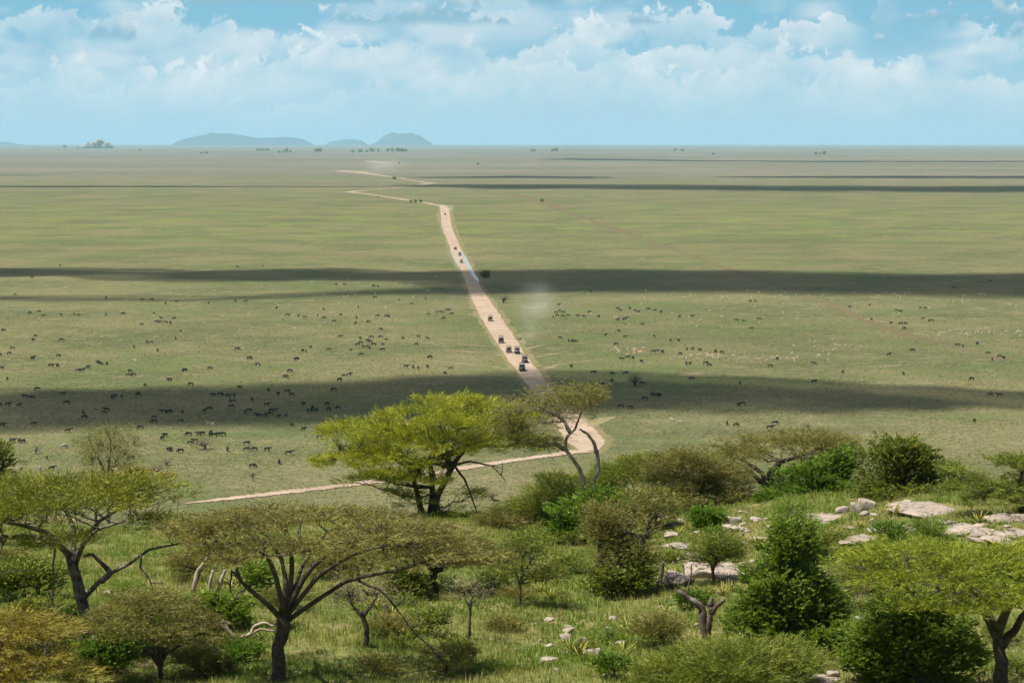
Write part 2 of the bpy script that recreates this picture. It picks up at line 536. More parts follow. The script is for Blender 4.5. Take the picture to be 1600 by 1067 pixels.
def sheet_between(name, L, R, z, mat, ragged=0.0, n=160, kind='structure'):
    A = np.array([plain_pt(*p) for p in L]); B = np.array([plain_pt(*p) for p in R])
    tt = np.linspace(0, 1, len(A)); td = np.linspace(0, 1, n)
    A = np.stack([np.interp(td, tt, A[:, k]) for k in range(3)], 1)
    B = np.stack([np.interp(td, tt, B[:, k]) for k in range(3)], 1)
    for _ in range(3):
        A[1:-1] = (A[:-2] + 2 * A[1:-1] + A[2:]) / 4; B[1:-1] = (B[:-2] + 2 * B[1:-1] + B[2:]) / 4
    W = B - A
    rng = np.random.default_rng(len(name) + n)
    def jag():
        k = np.convolve(rng.normal(0, 1, n + 8), np.ones(3) / 3, 'same')[4:-4]
        return k[:, None]
    A = A - W * ragged * jag(); B = B + W * ragged * jag()
    C = np.stack([A + (B - A) * f for f in (0, 0.33, 0.67, 1)], 1)
    crown = np.array([0, 0.06, 0.06, 0])
    C[:, :, 2] = z + crown[None, :]
    V = C.reshape(-1, 3)
    i = np.arange(n - 1)[:, None] * 4; j = np.arange(3)[None, :]
    Q = np.stack([i + j, i + j + 1, i + 4 + j + 1, i + 4 + j], -1).reshape(-1, 4)
    me = np_mesh(name, V, [Q], smooth=True)
    me.flip_normals() if me.polygons[0].normal.z < 0 else None
    return tag(link(name, me, mat), kind=kind)

def strip(name, pts, width, z, mat, ragged=0.12, n=120):
    P = resample([plain_pt(*p) for p in pts], n)
    for _ in range(4):
        P[1:-1] = (P[:-2] + 2 * P[1:-1] + P[2:]) / 4
    T = np.gradient(P, axis=0); T /= np.linalg.norm(T, axis=1)[:, None]
    N = np.stack([-T[:, 1], T[:, 0], np.zeros(n)], 1)
    wd = np.interp(np.linspace(0, 1, n), np.linspace(0, 1, len(np.atleast_1d(width))), np.atleast_1d(width))
    rng = np.random.default_rng(int(abs(pts[0][0] * 7 + pts[0][1])))
    wl = wd * (0.5 + ragged * rng.normal(0, 1, n)); wr = wd * (0.5 + ragged * rng.normal(0, 1, n))
    A = P + N * wl[:, None]; B = P - N * wr[:, None]
    V = np.stack([A, B], 1); V[:, :, 2] = z
    i = np.arange(n - 1)[:, None] * 2
    Q = np.concatenate([i, i + 1, i + 3, i + 2], 1)
    me = np_mesh(name, V.reshape(-1, 3), [Q], smooth=True)
    me.flip_normals() if me.polygons[0].normal.z < 0 else None
    return tag(link(name, me, mat), kind='structure')

RL = [(686, 321.5), (688, 325), (688.5, 335), (689.5, 350), (694, 364), (699, 376), (703, 386), (706, 400), (714, 412), (721, 424), (727, 440), (733, 457), (744, 482), (757, 506), (773, 530), (789, 555), (806, 579), (826, 604), (848, 632), (868, 660), (876, 676), (882, 687), (894, 697), (908, 705)]
RR = [(696, 321.0), (700, 325), (703, 335), (704.5, 350), (709, 364), (715, 376), (719, 386), (725.5, 400), (731, 412), (737, 424), (747, 440), (756, 457), (774, 482), (789, 506), (806, 530), (821, 555), (840, 579), (860, 604), (884, 632), (911, 655), (926, 668), (942, 684), (946, 692), (934, 704)]
sheet_between('road', RL, RR, 0.10, M['road'], 0.035, 420)
strip('dirt_road', [(915, 704.5), (890, 707), (866, 711), (840, 714.5), (800, 720), (740, 729), (690, 737), (640, 745.5), (580, 753), (520, 761), (450, 769), (410, 773.5), (362, 779), (325, 783), (290, 787)], [6, 3.6, 3.8, 4.2, 4.6, 4.6, 4.4, 4.0, 1.2], 0.14, M['road'], 0.10, 260)
VL = [(u - 2 - 0.020 * (v - 222), v - 1) if k < 19 else (u - 6, v + 2) for k, (u, v) in enumerate(RL)]
VR = [(u + 2 + 0.028 * (v - 222), v) if k < 22 else (u + 9, v + 5) for k, (u, v) in enumerate(RR)]
sheet_between('road_verge', VL, VR, 0.03, M['verge'], 0.10, 420)
strip('dirt_road', [(692, 321.6), (668, 317.5), (640, 313.6), (610, 308.5), (575, 303.5), (546, 300.6)], [11, 8, 8, 12], 0.06, M['road'], 0.25)
strip('dirt_road', [(543, 300.6), (560, 298.3), (590, 296.2), (615, 293.5), (640, 290.5), (676, 287)], [16, 7, 5, 6, 24], 0.09, M['road'], 0.35)
strip('dirt_road', [(676, 286.7), (650, 283), (628, 279), (600, 275.2), (575, 271.5), (552, 268.4), (528, 265.8)], [18, 5, 10, 26, 46, 24], 0.12, M['road'], 0.4)
strip('dirt_road', [(575, 251.5), (590, 253.8), (604, 255.4), (640, 256.2)], [30, 50, 10], 0.12, M['road'], 0.3)
sheet_between('road_spur', [(905, 664), (922, 658), (935, 653), (950, 652), (960, 651)], [(922, 671), (936, 664), (947, 659), (957, 655), (962, 652.5)], 0.06, M['trail'], 0.08, 40)
# game trails that leave the road
for pts, wd in [
    ([(776, 542), (748, 540), (715, 538), (680, 535)], 2.2), ([(790, 556), (765, 553), (735, 550), (700, 547), (660, 545)], 3.0),
    ([(800, 577), (770, 573.5), (735, 570), (700, 566), (668, 563)], 3.6), ([(812, 596), (785, 594), (755, 590), (720, 586)], 2.6),
    ([(752, 495), (735, 492), (712, 489)], 4.0), ([(736, 466), (722, 465), (706, 464)], 6.0),
    ([(822, 545), (840, 541), (862, 537)], 3.2), ([(830, 560), (850, 555), (880, 551), (905, 548)], 3.4),
    ([(845, 579), (870, 570), (900, 566), (945, 561)], 3.6), ([(1060, 586), (1090, 587.5), (1125, 587)], 5),
    ([(815, 481), (850, 480), (893, 478.5)], 5.5), ([(740, 405), (772, 404), (800, 403)], 7)]:
    strip('game_trail', pts, [wd * 1.0, wd * .7, wd * .45, wd * 0.15], 0.045, M['trail'], 0.32, 90)
strip('vehicle_track', [(800, 303), (848, 316), (900, 337), (960, 357), (1040, 385), (1110, 411), (1200, 440), (1290, 472), (1350, 499), (1420, 525), (1490, 541), (1575, 562)], [20, 16, 11, 8, 6, 6, 5], 0.025, M['track'], 0.15, 220)
strip('bare_earth', [(1352, 498), (1372, 501.5), (1398, 505)], [2, 4, 1.5], 0.05, M['trail'], 0.35, 40)
strip('bare_earth', [(1424, 520), (1438, 522), (1452, 524)], [2, 3, 1], 0.05, M['trail'], 0.35, 40)

# the long puddle in the roadside ditch
m, nt = new_mat('puddle_water')
pos = nt.n('ShaderNodeNewGeometry').outputs['Position']
wd_ = nt.n('ShaderNodeBsdfDiffuse'); nt.put(wd_.inputs['Color'], nt.mix(nt.noise(pos, 0.3, 3), (0.25, 0.27, 0.26), (0.33, 0.34, 0.32)))
wg_ = nt.n('ShaderNodeBsdfGlossy'); wg_.inputs['Roughness'].default_value = 0.04
wm_ = nt.n('ShaderNodeMixShader'); wm_.inputs[0].default_value = 0.4
nt.t.links.new(wd_.outputs[0], wm_.inputs[1]); nt.t.links.new(wg_.outputs[0], wm_.inputs[2])
nt.t.links.new(wm_.outputs[0], nt.n('ShaderNodeOutputMaterial').inputs['Surface'])
M['water'] = m
sheet_between('puddle_water', [(717, 395.5), (721, 401), (727, 411), (732.5, 421), (737, 430), (743, 437), (747, 441)], [(720, 395), (727, 400), (733, 411), (737.5, 420), (741.5, 428), (747, 436), (750, 441)], 0.20, M['water'], 0.08, 50)
sheet_between('puddle_water', [(703, 391), (706, 398), (711, 409), (719, 420)], [(705, 391), (708.5, 398), (714, 409), (721, 420)], 0.20, M['water'], 0.15, 30)

# ------------------------------------------------------------------ far hills on the horizon
M['far_hill'] = mat_noise('far_hill_scrub', (0.03, 0.045, 0.04), (0.05, 0.06, 0.05), 0.002, bump=0.6, bdist=30.0)
def far_hill(outline, dist, depth):
    us = np.linspace(outline[0][0], outline[-1][0], 90)
    vs = np.interp(us, [p[0] for p in outline], [p[1] for p in outline])
    for _ in range(2):
        vs[1:-1] = (vs[:-2] + vs[1:-1] * 2 + vs[2:]) / 4
    rng = np.random.default_rng(int(outline[0][0]) + 500)
    tops = CAM_Z - (vs - 222.0) / F * dist
    tops = np.maximum(tops, 0)
    m = 15
    rows = []
    for k in range(m):
        f = -1 + 2 * k / (m - 1)
        prof = max(0.0, math.cos(f * math.pi / 2)) ** 0.7
        z = tops * prof * (1 + 0.06 * np.convolve(rng.normal(0, 1, 94), np.ones(5) / 3, 'valid'))
        rows.append(np.stack([(us - 800) / F * dist * (1 + f * depth / dist * 0.4), np.full(90, dist + f * depth), z - 2.0], 1))
    V = np.vstack(rows)
    i = np.arange(m - 1)[:, None] * 90; j = np.arange(89)[None, :]
    Q = np.stack([i + j, i + j + 1, i + 90 + j + 1, i + 90 + j], -1).reshape(-1, 4)
    tag(link('hill', np_mesh('hill', V, [Q], smooth=True), M['far_hill']), kind='structure')
far_hill([(276, 227), (284, 219), (300, 215), (322, 210.5), (345, 208), (365, 209.5), (385, 213), (402, 216), (425, 215), (455, 215), (475, 218), (490, 227)], 54000, 1800)
far_hill([(508, 227), (520, 221), (540, 218.5), (556, 218), (566, 220), (575, 227)], 56000, 1500)
far_hill([(580, 227), (592, 221), (598, 216), (604, 211), (617, 208), (630, 209.5), (643, 209), (655, 211.5), (664, 217), (672, 222), (677, 227)], 55000, 1800)
far_hill([(-40, 227), (-5, 222.5), (15, 222), (30, 225), (40, 227)], 56500, 1300)

# ------------------------------------------------------------------ clouds whose shadows lie across the plain
def mat_cloud():
    m, nt = new_mat('cloud_vapour')
    at = nt.n('ShaderNodeAttribute', attribute_name='tint')
    co = nt.n('ShaderNodeNewGeometry').outputs['Position']
    f = nt.noise(co, 0.008, 6, 0.66)
    f2 = nt.noise(co, 0.0022, 3, 0.5)
    f = nt.math('ADD', f, nt.math('MULTIPLY', nt.math('SUBTRACT', f2, 0.56), 0.8))
    a = nt.step(nt.math('ADD', at.outputs['Fac'], nt.math('MULTIPLY', nt.math('SUBTRACT', f, 0.5), 1.5)), 0.10, 0.95)
    a = nt.math('MULTIPLY', a, CLOUD_OPACITY)
    d = nt.n('ShaderNodeBsdfDiffuse'); d.inputs['Color'].default_value = (0.85, 0.86, 0.88, 1)
    t = nt.n('ShaderNodeBsdfTranslucent'); t.inputs['Color'].default_value = (0.8, 0.83, 0.87, 1)
    s = nt.n('ShaderNodeMixShader'); s.inputs[0].default_value = 0.5
    nt.t.links.new(d.outputs[0], s.inputs[1]); nt.t.links.new(t.outputs[0], s.inputs[2])
    tr = nt.n('ShaderNodeBsdfTransparent')
    x = nt.n('ShaderNodeMixShader')
    nt.put(x.inputs[0], a)
    nt.t.links.new(tr.outputs[0], x.inputs[1]); nt.t.links.new(s.outputs[0], x.inputs[2])
    o = nt.n('ShaderNodeOutputMaterial')
    nt.t.links.new(x.outputs[0], o.inputs['Surface'])
    return m
CLOUD_OPACITY = 0.62
M['cloud'] = mat_cloud()

def cloud(top, bot, alt, soft=0.25, thick=120.0, dens=1.0):
    """a flat-based cumulus bank that shades the strip of plain between two image lines"""
    n = 90; m = 16
    tu = np.linspace(0, 1, n)
    def line(L):
        L = np.asarray(L, float)
        u = np.interp(tu, np.linspace(0, 1, len(L)), L[:, 0]); v = np.interp(tu, np.linspace(0, 1, len(L)), L[:, 1])
        return u, v
    ua, va = line(top); ub, vb = line(bot)
    A = np.array([plain_pt(u, v) for u, v in zip(ua, va)]); B = np.array([plain_pt(u, v) for u, v in zip(ub, vb)])
    rng = np.random.default_rng(int(alt) + len(top))
    jag = np.convolve(rng.normal(0, 1, n + 6), np.ones(4) / 2.5, 'same')[3:-3, None] * (A - B) * 0.05
    A = A + jag; B = B - jag[::-1]
    off = np.array([SUN.x, SUN.y, SUN.z]) * (alt / SUN.z)
    fr = np.linspace(0, 1, m)
    G = B[:, None, :] * (1 - fr)[None, :, None] + A[:, None, :] * fr[None, :, None] + off
    edge = np.minimum(np.minimum(fr, 1 - fr)[None, :] / soft, np.minimum(tu, 1 - tu)[:, None] / 0.05)
    edge = np.clip(edge, 0, 1)
    bump = np.array([[mnoise.fractal(Vector((G[i, j, 0] * 0.006, G[i, j, 1] * 0.004, alt)), 0.9, 2.1, 4) for j in range(m)] for i in range(n)])
    Vt = G.copy(); Vt[:, :, 2] += np.sqrt(edge) * thick * (0.75 + 0.6 * bump)
    Vb = G.copy(); Vb[:, :, 2] -= np.sqrt(edge) * thick * 0.12 * (1 + 0.4 * bump)
    V = np.vstack([Vt.reshape(-1, 3), Vb.reshape(-1, 3)])
    i = np.arange(n - 1)[:, None] * m; j = np.arange(m - 1)[None, :]
    Q = np.stack([i + j, i + m + j, i + m + j + 1, i + j + 1], -1).reshape(-1, 4)
    Q2 = Q[:, ::-1] + n * m
    t = np.concatenate([(edge * dens).ravel()] * 2)
    tag(link('cloud', np_mesh('cloud', V, [Q, Q2], t, smooth=True), M['cloud']), kind='structure')

S1_TOP = [(-260, 610), (-60, 606), (120, 602), (220, 597), (330, 597), (480, 586), (560, 580), (640, 577), (700, 575), (790, 583), (900, 585), (1000, 588), (1100, 592), (1200, 598), (1300, 603), (1400, 611), (1500, 622), (1600, 634)]
S1_BOT = [(-260, 692), (-60, 690), (100, 685), (180, 676), (300, 677), (480, 676), (640, 674), (760, 664), (850, 656), (930, 648), (1000, 646), (1100, 652), (1200, 655), (1300, 651), (1400, 645), (1500, 641), (1600, 637), (1680, 637)]
cloud(S1_TOP, S1_BOT, 1150, 0.22, dens=1.25)
cloud([(940, 668), (1040, 671), (1150, 670), (1300, 672)], [(960, 688), (1050, 692), (1160, 688), (1300, 680)], 1180, 0.45, dens=0.6)
S2_TOP = [(-300, 420), (0, 419), (150, 420), (260, 424), (360, 417), (460, 417), (560, 423), (640, 424), (700, 419), (860, 419), (1000, 420), (1200, 422), (1600, 422), (1900, 421)]
S2_BOT = [(-300, 434), (0, 435), (150, 438), (260, 441), (360, 442), (460, 441), (560, 441), (640, 444), (720, 466), (860, 464), (1000, 462), (1200, 465), (1600, 473), (1900, 474)]
cloud(S2_TOP, S2_BOT, 1250, 0.22, dens=1.2)
cloud([(-200, 461), (120, 460), (300, 466), (500, 452), (620, 447), (735, 440)], [(-200, 474), (120, 473), (300, 473), (500, 467), (620, 466), (735, 466)], 1215, 0.4, dens=0.75)
cloud([(-300, 290.2), (120, 290.4), (330, 290.6), (620, 291.4)], [(-300, 293.2), (120, 293.2), (330, 292.8), (620, 292.2)], 1300, 0.25)
cloud([(590, 289), (760, 286.5), (1000, 287), (1250, 289), (1600, 290), (1900, 290)], [(590, 291), (760, 296), (1000, 298), (1250, 301), (1600, 303), (1900, 303)], 1320, 0.3)
cloud([(640, 276.5), (800, 274), (940, 276)], [(640, 279), (800, 280), (940, 280)], 1350, 0.35)
cloud([(1100, 276), (1400, 274), (1900, 275)], [(1100, 278), (1400, 280), (1900, 281)], 1350, 0.35)
cloud([(835, 249), (890, 247), (1100, 250.5), (1300, 251.5), (1600, 251), (1900, 251)], [(835, 250), (890, 251), (1100, 253), (1300, 254), (1600, 254.5), (1900, 254.5)], 1350, 0.35)
cloud([(-300, 273), (60, 274)], [(-300, 275.5), (60, 275)], 1350, 0.35)

# ------------------------------------------------------------------ the air
hz = MB()
hz.box(-47000, 47000, -3200, 61000, -12, 345)
hb = hz.build('haze', None)
m = bpy.data.materials.new('haze_air'); m.use_nodes = True
nt = NT(m.node_tree)
vol = nt.n('ShaderNodeVolumePrincipled')
vol.inputs['Color'].default_value = (0.46, 0.79, 1.0, 1)
vol.inputs['Density'].default_value = 2.1e-5
vol.inputs['Anisotropy'].default_value = 0.0
o = nt.n('ShaderNodeOutputMaterial')
nt.t.links.new(vol.outputs[0], o.inputs['Volume'])
hb.data.materials.append(m)
tag(hb, kind='stuff')

# ------------------------------------------------------------------ vegetation
M['bark_dark'] = mat_noise('bark_dark', (0.050, 0.038, 0.028), (0.105, 0.088, 0.068), 5.0, bump=0.9, bdist=0.03)
M['bark_grey'] = mat_noise('bark_grey', (0.095, 0.080, 0.064), (0.20, 0.175, 0.145), 4.0, bump=0.8, bdist=0.03, c3=(0.055, 0.045, 0.035))
M['bark_pale'] = mat_noise('bark_pale', (0.34, 0.30, 0.24), (0.22, 0.18, 0.14), 2.2, bump=0.6, bdist=0.02, c3=(0.09, 0.07, 0.05))
M['dead_wood'] = mat_noise('dead_wood', (0.30, 0.23, 0.17), (0.42, 0.34, 0.26), 3.0, bump=0.8, bdist=0.02, c3=(0.16, 0.10, 0.07))
M['stump_wood'] = mat_noise('stump_wood', (0.075, 0.055, 0.042), (0.15, 0.115, 0.09), 3.0, bump=0.9, bdist=0.03, c3=(0.30, 0.25, 0.20))
M['twig'] = mat_noise('twig_grey', (0.13, 0.10, 0.075), (0.21, 0.17, 0.13), 6.0, bump=0.0)
LEAF = {
    'yellow': mat_leaf('leaf_yellow_green', (0.100, 0.145, 0.012), (0.330, 0.360, 0.026)),
    'lime': mat_leaf('leaf_lime', (0.130, 0.170, 0.013), (0.430, 0.430, 0.028)),
    'olive': mat_leaf('leaf_olive', (0.110, 0.110, 0.026), (0.290, 0.260, 0.060)),
    'brown': mat_leaf('leaf_brown_olive', (0.110, 0.098, 0.030), (0.310, 0.275, 0.066), 0.2),
    'dry': mat_leaf('leaf_dry_brown', (0.140, 0.105, 0.065), (0.300, 0.240, 0.150), 0.15),
    'green': mat_leaf('leaf_green', (0.065, 0.125, 0.011), (0.195, 0.310, 0.024), .3),
    'deep': mat_leaf('leaf_deep_green', (0.080, 0.138, 0.014), (0.245, 0.335, 0.034), .34),
    'mid': mat_leaf('leaf_mid_green', (0.085, 0.120, 0.016), (0.260, 0.290, 0.036)),
    'moss': mat_leaf('leaf_moss', (0.085, 0.112, 0.013), (0.285, 0.285, 0.030)),
    'ochre': mat_leaf('leaf_ochre', (0.160, 0.140, 0.020), (0.370, 0.300, 0.046)),
}

def unit(a):
    return a / (np.linalg.norm(a, axis=-1, keepdims=True) + 1e-9)

def kmeans(P, k, rng, it=8):
    k = max(1, min(k, len(P)))
    C = P[rng.choice(len(P), k, replace=False)].copy()
    for _ in range(it):
        a = np.argmin(((P[:, None] - C[None]) ** 2).sum(-1), 1)
        for q in range(k):
            if (a == q).any():
                C[q] = P[a == q].mean(0)
    return a, C

def bez(p0, p1, p2, n, rng, wig):
    t = np.linspace(0, 1, n)[:, None]
    P = (1 - t) ** 2 * p0 + 2 * t * (1 - t) * p1 + t ** 2 * p2
    J = rng.normal(0, wig, (n, 3)); J[0] = 0; J[-1] = 0
    return P + J * np.linalg.norm(p2 - p0)

def leaf_blades(mb_v, mb_t, base, dirs, length, width, rng, tint):
    n = len(base)
    side = unit(np.cross(dirs, rng.normal(0, 1, (n, 3))))
    tip = base + dirs * length[:, None]
    V = np.stack([base + side * (width * 0.5)[:, None], base - side * (width * 0.5)[:, None], tip], 1)
    mb_v.append(V.reshape(-1, 3)); mb_t.append(np.repeat(tint, 3))

STYLE = {
    #            shoots len   up   spread leaves leaf_len leaf_w  pad  pad_z
    'acacia':  (26, 0.50, 0.20, 1.0, 8, 0.230, 0.027, 0.54, 0.12),
    'acacia_up': (26, 0.55, 0.48, 0.8, 8, 0.240, 0.030, 0.54, 0.18),
    'sparse':  (20, 0.50, 0.05, 1.0, 8, 0.160, 0.026, 0.62, 0.45),
    'thin':    (18, 0.45, 0.35, 0.9, 9, 0.140, 0.028, 0.50, 0.35),
    'weep':    (16, 0.80, -0.75, 0.5, 8, 0.180, 0.022, 0.50, 0.50),
    'broad':   (15, 0.36, 0.45, 0.9, 11, 0.128, 0.072, 0.42, 0.40),
    'twiggy':  (16, 0.60, 0.35, 1.0, 8, 0.110, 0.022, 0.60, 0.55),
}

def foliage(T, cen, style, rng, dens=1.0, size=1.0):
    ns, L, upness, spread, nl, ll, lw, pad, padz = STYLE[style]
    ns = max(2, int(round(ns * dens)))
    n = len(T) * ns
    C = np.repeat(T, ns, 0)
    r = np.sqrt(rng.uniform(0, 1, n)) * pad * size; a = rng.uniform(0, 2 * np.pi, n)
    S = C + np.stack([r * np.cos(a), r * np.sin(a), rng.normal(0, padz, n) * pad * size], 1)
    out = S - np.asarray(cen)[None]; out[:, 2] *= 0.4
    D = unit(unit(out) * 0.7 + np.stack([np.cos(a), np.sin(a), np.zeros(n)], 1) * spread + rng.normal(0, 0.35, (n, 3)))
    D[:, 2] = D[:, 2] * 0.4 + upness * rng.uniform(0.4, 1.5, n)
    D = unit(D)
    Ls = L * size * rng.uniform(0.6, 1.3, n)
    clump = np.repeat(rng.uniform(-0.36, 0.36, len(T)), ns)
    tint_s = np.clip(0.5 + clump + rng.normal(0, 0.16, n), 0, 1)
    vs, ts = [], []
    for k in range(nl):
        f = (k + rng.uniform(0, 1, n)) / nl
        b = S + D * (Ls * f)[:, None]
        b[:, 2] -= 0.10 * Ls * f * f
        sd = unit(np.cross(D, rng.normal(0, 1, (n, 3))))
        ld = unit(D * 1.0 + sd * rng.uniform(0.3, 0.9, n)[:, None])
        leaf_blades(vs, ts, b, ld, ll * size * rng.uniform(0.7, 1.3, n), lw * size * rng.uniform(0.7, 1.3, n), rng,
                   np.clip(tint_s + rng.normal(0, 0.14, n), 0, 1))
    return np.vstack(vs), np.concatenate(ts)

def sample_lobe(l, n, rng):
    cx, cyy, cz, rx, ry, rz, mode = l
    if mode == 'top':
        r = np.sqrt(rng.uniform(0, 1, n)); a = rng.uniform(0, 2 * np.pi, n)
        wav = 1 + 0.10 * np.sin(3 * a + cx) + 0.07 * np.sin(7 * a + cz)
        h = np.sqrt(np.clip(1 - r ** 2, 0, 1)) * rng.uniform(0.15, 1.0, n) ** 0.6
        return np.stack([cx + rx * r * wav * np.cos(a), cyy + ry * r * wav * np.sin(a), cz + rz * (2 * h - 1) + rng.normal(0, 0.08, n) * rz], 1)
    d = unit(rng.normal(0, 1, (n, 3)))
    r = rng.uniform(0.25, 1, n) ** 0.45
    lump = 1 + 0.16 * np.sin(4 * d[:, 0] + 3 * d[:, 1] + cx) + 0.12 * np.sin(7 * d[:, 2] + 5 * d[:, 0] + cz)
    return np.array([cx, cyy, cz]) + d * (r * lump)[:, None] * np.array([rx, ry, rz])

def wiggle_line(P, rng, amp, n):
    Q = resample(P, n)
    J = np.cumsum(rng.normal(0, 1, (n, 3)), 0) * amp
    J -= np.linspace(0, 1, n)[:, None] * J[-1]
    J[:, 2] *= 0.4
    return Q + J

def tree(name, label, cat, base, lobes, leaf, style, n_targets=120, trunk=None, limbs=None, n_limb=6, tw=None,
         bark='bark_dark', dens=1.0, size=1.0, seed=1, group=None, limb_w=0.5, twig_r=0.015, depth=0.8, deads=()):
    """lobes / trunk / limbs are measured in photo pixels at the tree's own distance: lobe = (u, v, ru, rv[, dy m[, mode]])"""
    rng = np.random.default_rng(seed)
    s = px_scale(base)
    u0, v0 = project(base)
    def loc(u, v, dy=0.0):
        return np.array([(u - u0) / s, dy, (v0 - v) / s])
    LB = []
    for l in lobes:
        dy = l[4] if len(l) > 4 else 0.0
        mode = l[5] if len(l) > 5 else 'top'
        c = loc(l[0], l[1], dy)
        LB.append((c[0], c[1], c[2], l[2] / s, l[2] / s * depth, l[3] / s, mode))
    if style == 'broad' or (lobes and len(lobes[0]) > 5 and lobes[0][2] > 25):
        extra = []
        for (cx, cyy, cz, rx, ry, rz, mode) in LB:
            if mode != 'full' or rx * s < 18: continue
            for _ in range(5):
                dv = unit(rng.normal(0, 1, 3)); dv[2] = abs(dv[2]) * .9 + .1; dv[1] = -abs(dv[1]) if rng.uniform() < .7 else dv[1]
                k_ = rng.uniform(.22, .42)
                extra.append((cx + dv[0] * rx * .95, cyy + dv[1] * ry * .95, cz + dv[2] * rz * .98, rx * k_, ry * k_, rz * k_ * 1.2, 'full'))
        LB += extra
    wts = np.array([l[3] * (l[3] * 0.4 + l[5]) for l in LB]); wts = wts / wts.sum()
    T = np.vstack([sample_lobe(l, max(3, int(round(n_targets * k))), rng) for l, k in zip(LB, wts)])
    gnd = hill_z(base[0] + T[:, 0], base[1] + T[:, 1]) - base[2] if base[1] < 175 else np.zeros(len(T))
    T[:, 2] = np.maximum(T[:, 2], gnd + 0.12)
    cen = T.mean(0)
    root = empty(name, base)
    tag(root, label, cat, group)
    tw = (tw or 14) / s
    if trunk is None:
        trunk = [(u0, v0, 0), (u0, (v0 + project(base + cen)[1]) / 2, 0)]
    trunks = trunk if isinstance(trunk[0], list) else [trunk]
    tm = MB(); tops = []
    for q in trunks:
        P = np.array([loc(*p) for p in q])
        P[0, 2] -= 0.25
        P = wiggle_line(P, rng, tw * 0.05, 9)
        R = np.interp(np.linspace(0, 1, 9), [0, 0.12, 1], [tw * 0.68, tw * 0.5, tw * (0.40 if len(trunks) == 1 else 0.27)])
        R = R * (1 + rng.normal(0, 0.05, 9))
        tm.tube(P, R, 11)
        tops.append((P, R))
    tm.build('trunk', M[bark], root, smooth=True)
    LIM = []
    if limbs:
        for q in limbs:
            LIM.append((wiggle_line([loc(*p) for p in q], rng, 0.012, 11), None))
    else:
        a, C = kmeans(T, n_limb, rng)
        for k in range(len(C)):
            P, R = tops[k % len(tops)]
            st = P[-1 - (k // len(tops)) % 2]
            e = C[k].copy(); e[2] -= 0.12 * abs(cen[2])
            ctl = st + (e - st) * 0.45; ctl[2] = st[2] + (e[2] - st[2]) * 0.75
            ctl[:2] = st[:2] + (e[:2] - st[:2]) * 0.35
            LIM.append((bez(st, ctl, e, 10, rng, 0.02), None))
    LM = []
    lw0 = tw * limb_w
    for P, _ in LIM:
        mb = MB()
        R = np.linspace(lw0, lw0 * 0.38, len(P)) * rng.uniform(0.75, 1.1)
        mb.tube(P, R, 7); LM.append((mb, P, R))
    # secondary branches run to clusters of twig targets, twigs to the targets themselves
    n2 = max(2, int(len(T) / 6))
    a2, C2 = kmeans(T, n2, rng, 5)
    allp = np.vstack([P[3:] for _, P, _ in LM]); owner = np.concatenate([np.full(len(P) - 3, k) for k, (_, P, _) in enumerate(LM)])
    idx = np.concatenate([np.arange(3, len(P)) for _, P, _ in LM])
    for k in range(len(C2)):
        mem = T[a2 == k]
        if not len(mem): continue
        e = C2[k] - np.array([0, 0, 0.10 * size])
        dd = np.linalg.norm((allp - e) * np.array([1, 1, 1.6]), axis=1) + np.where(allp[:, 2] > e[2] + 0.2, 3.0, 0)
        b = int(np.argmin(dd)); mb, P, R = LM[owner[b]]
        st = allp[b]; r0 = min(R[idx[b]] * 0.6, 0.07 * size + 0.02)
        ctl = (st + e) / 2; ctl[2] = st[2] + (e[2] - st[2]) * 0.3
        B = bez(st, ctl, e, 7, rng, 0.03)
        mb.tube(B, np.linspace(r0, twig_r * 1.8, 7), 5, cap=False)
        for t in mem:
            q = B[rng.integers(3, 7)]
            mb.tube(bez(q, (q + t) / 2 + rng.normal(0, 0.08, 3), t, 4, rng, 0.04), np.linspace(twig_r * 1.8, twig_r, 4), 3, cap=False)
    for mb, _, _ in LM:
        mb.build('limb', M[bark], root, smooth=True)
    for q in deads:
        mb = MB(); P = wiggle_line([loc(*p) for p in q], rng, 0.02, 12)
        mb.tube(P, np.linspace(lw0 * 0.42, lw0 * 0.12, 12), 6)
        for k in (4, 6, 8, 10):
            e = P[k] + rng.normal(0, 0.5, 3) * size
            mb.tube(bez(P[k], (P[k] + e) / 2, e, 4, rng, 0.05), np.linspace(lw0 * 0.18, 0.008, 4), 4, cap=False)
        mb.build('hanging_branch', M[bark], root, smooth=True)
    V, tint = foliage(T, cen - np.array([0, 0, 0.5]), style, rng, dens, size)
    Q = np.arange(len(V)).reshape(-1, 3)
    link('crown', np_mesh('crown', V, [Q], tint), LEAF[leaf], root)
    return root

H = hill_hit
A_ = hill_at

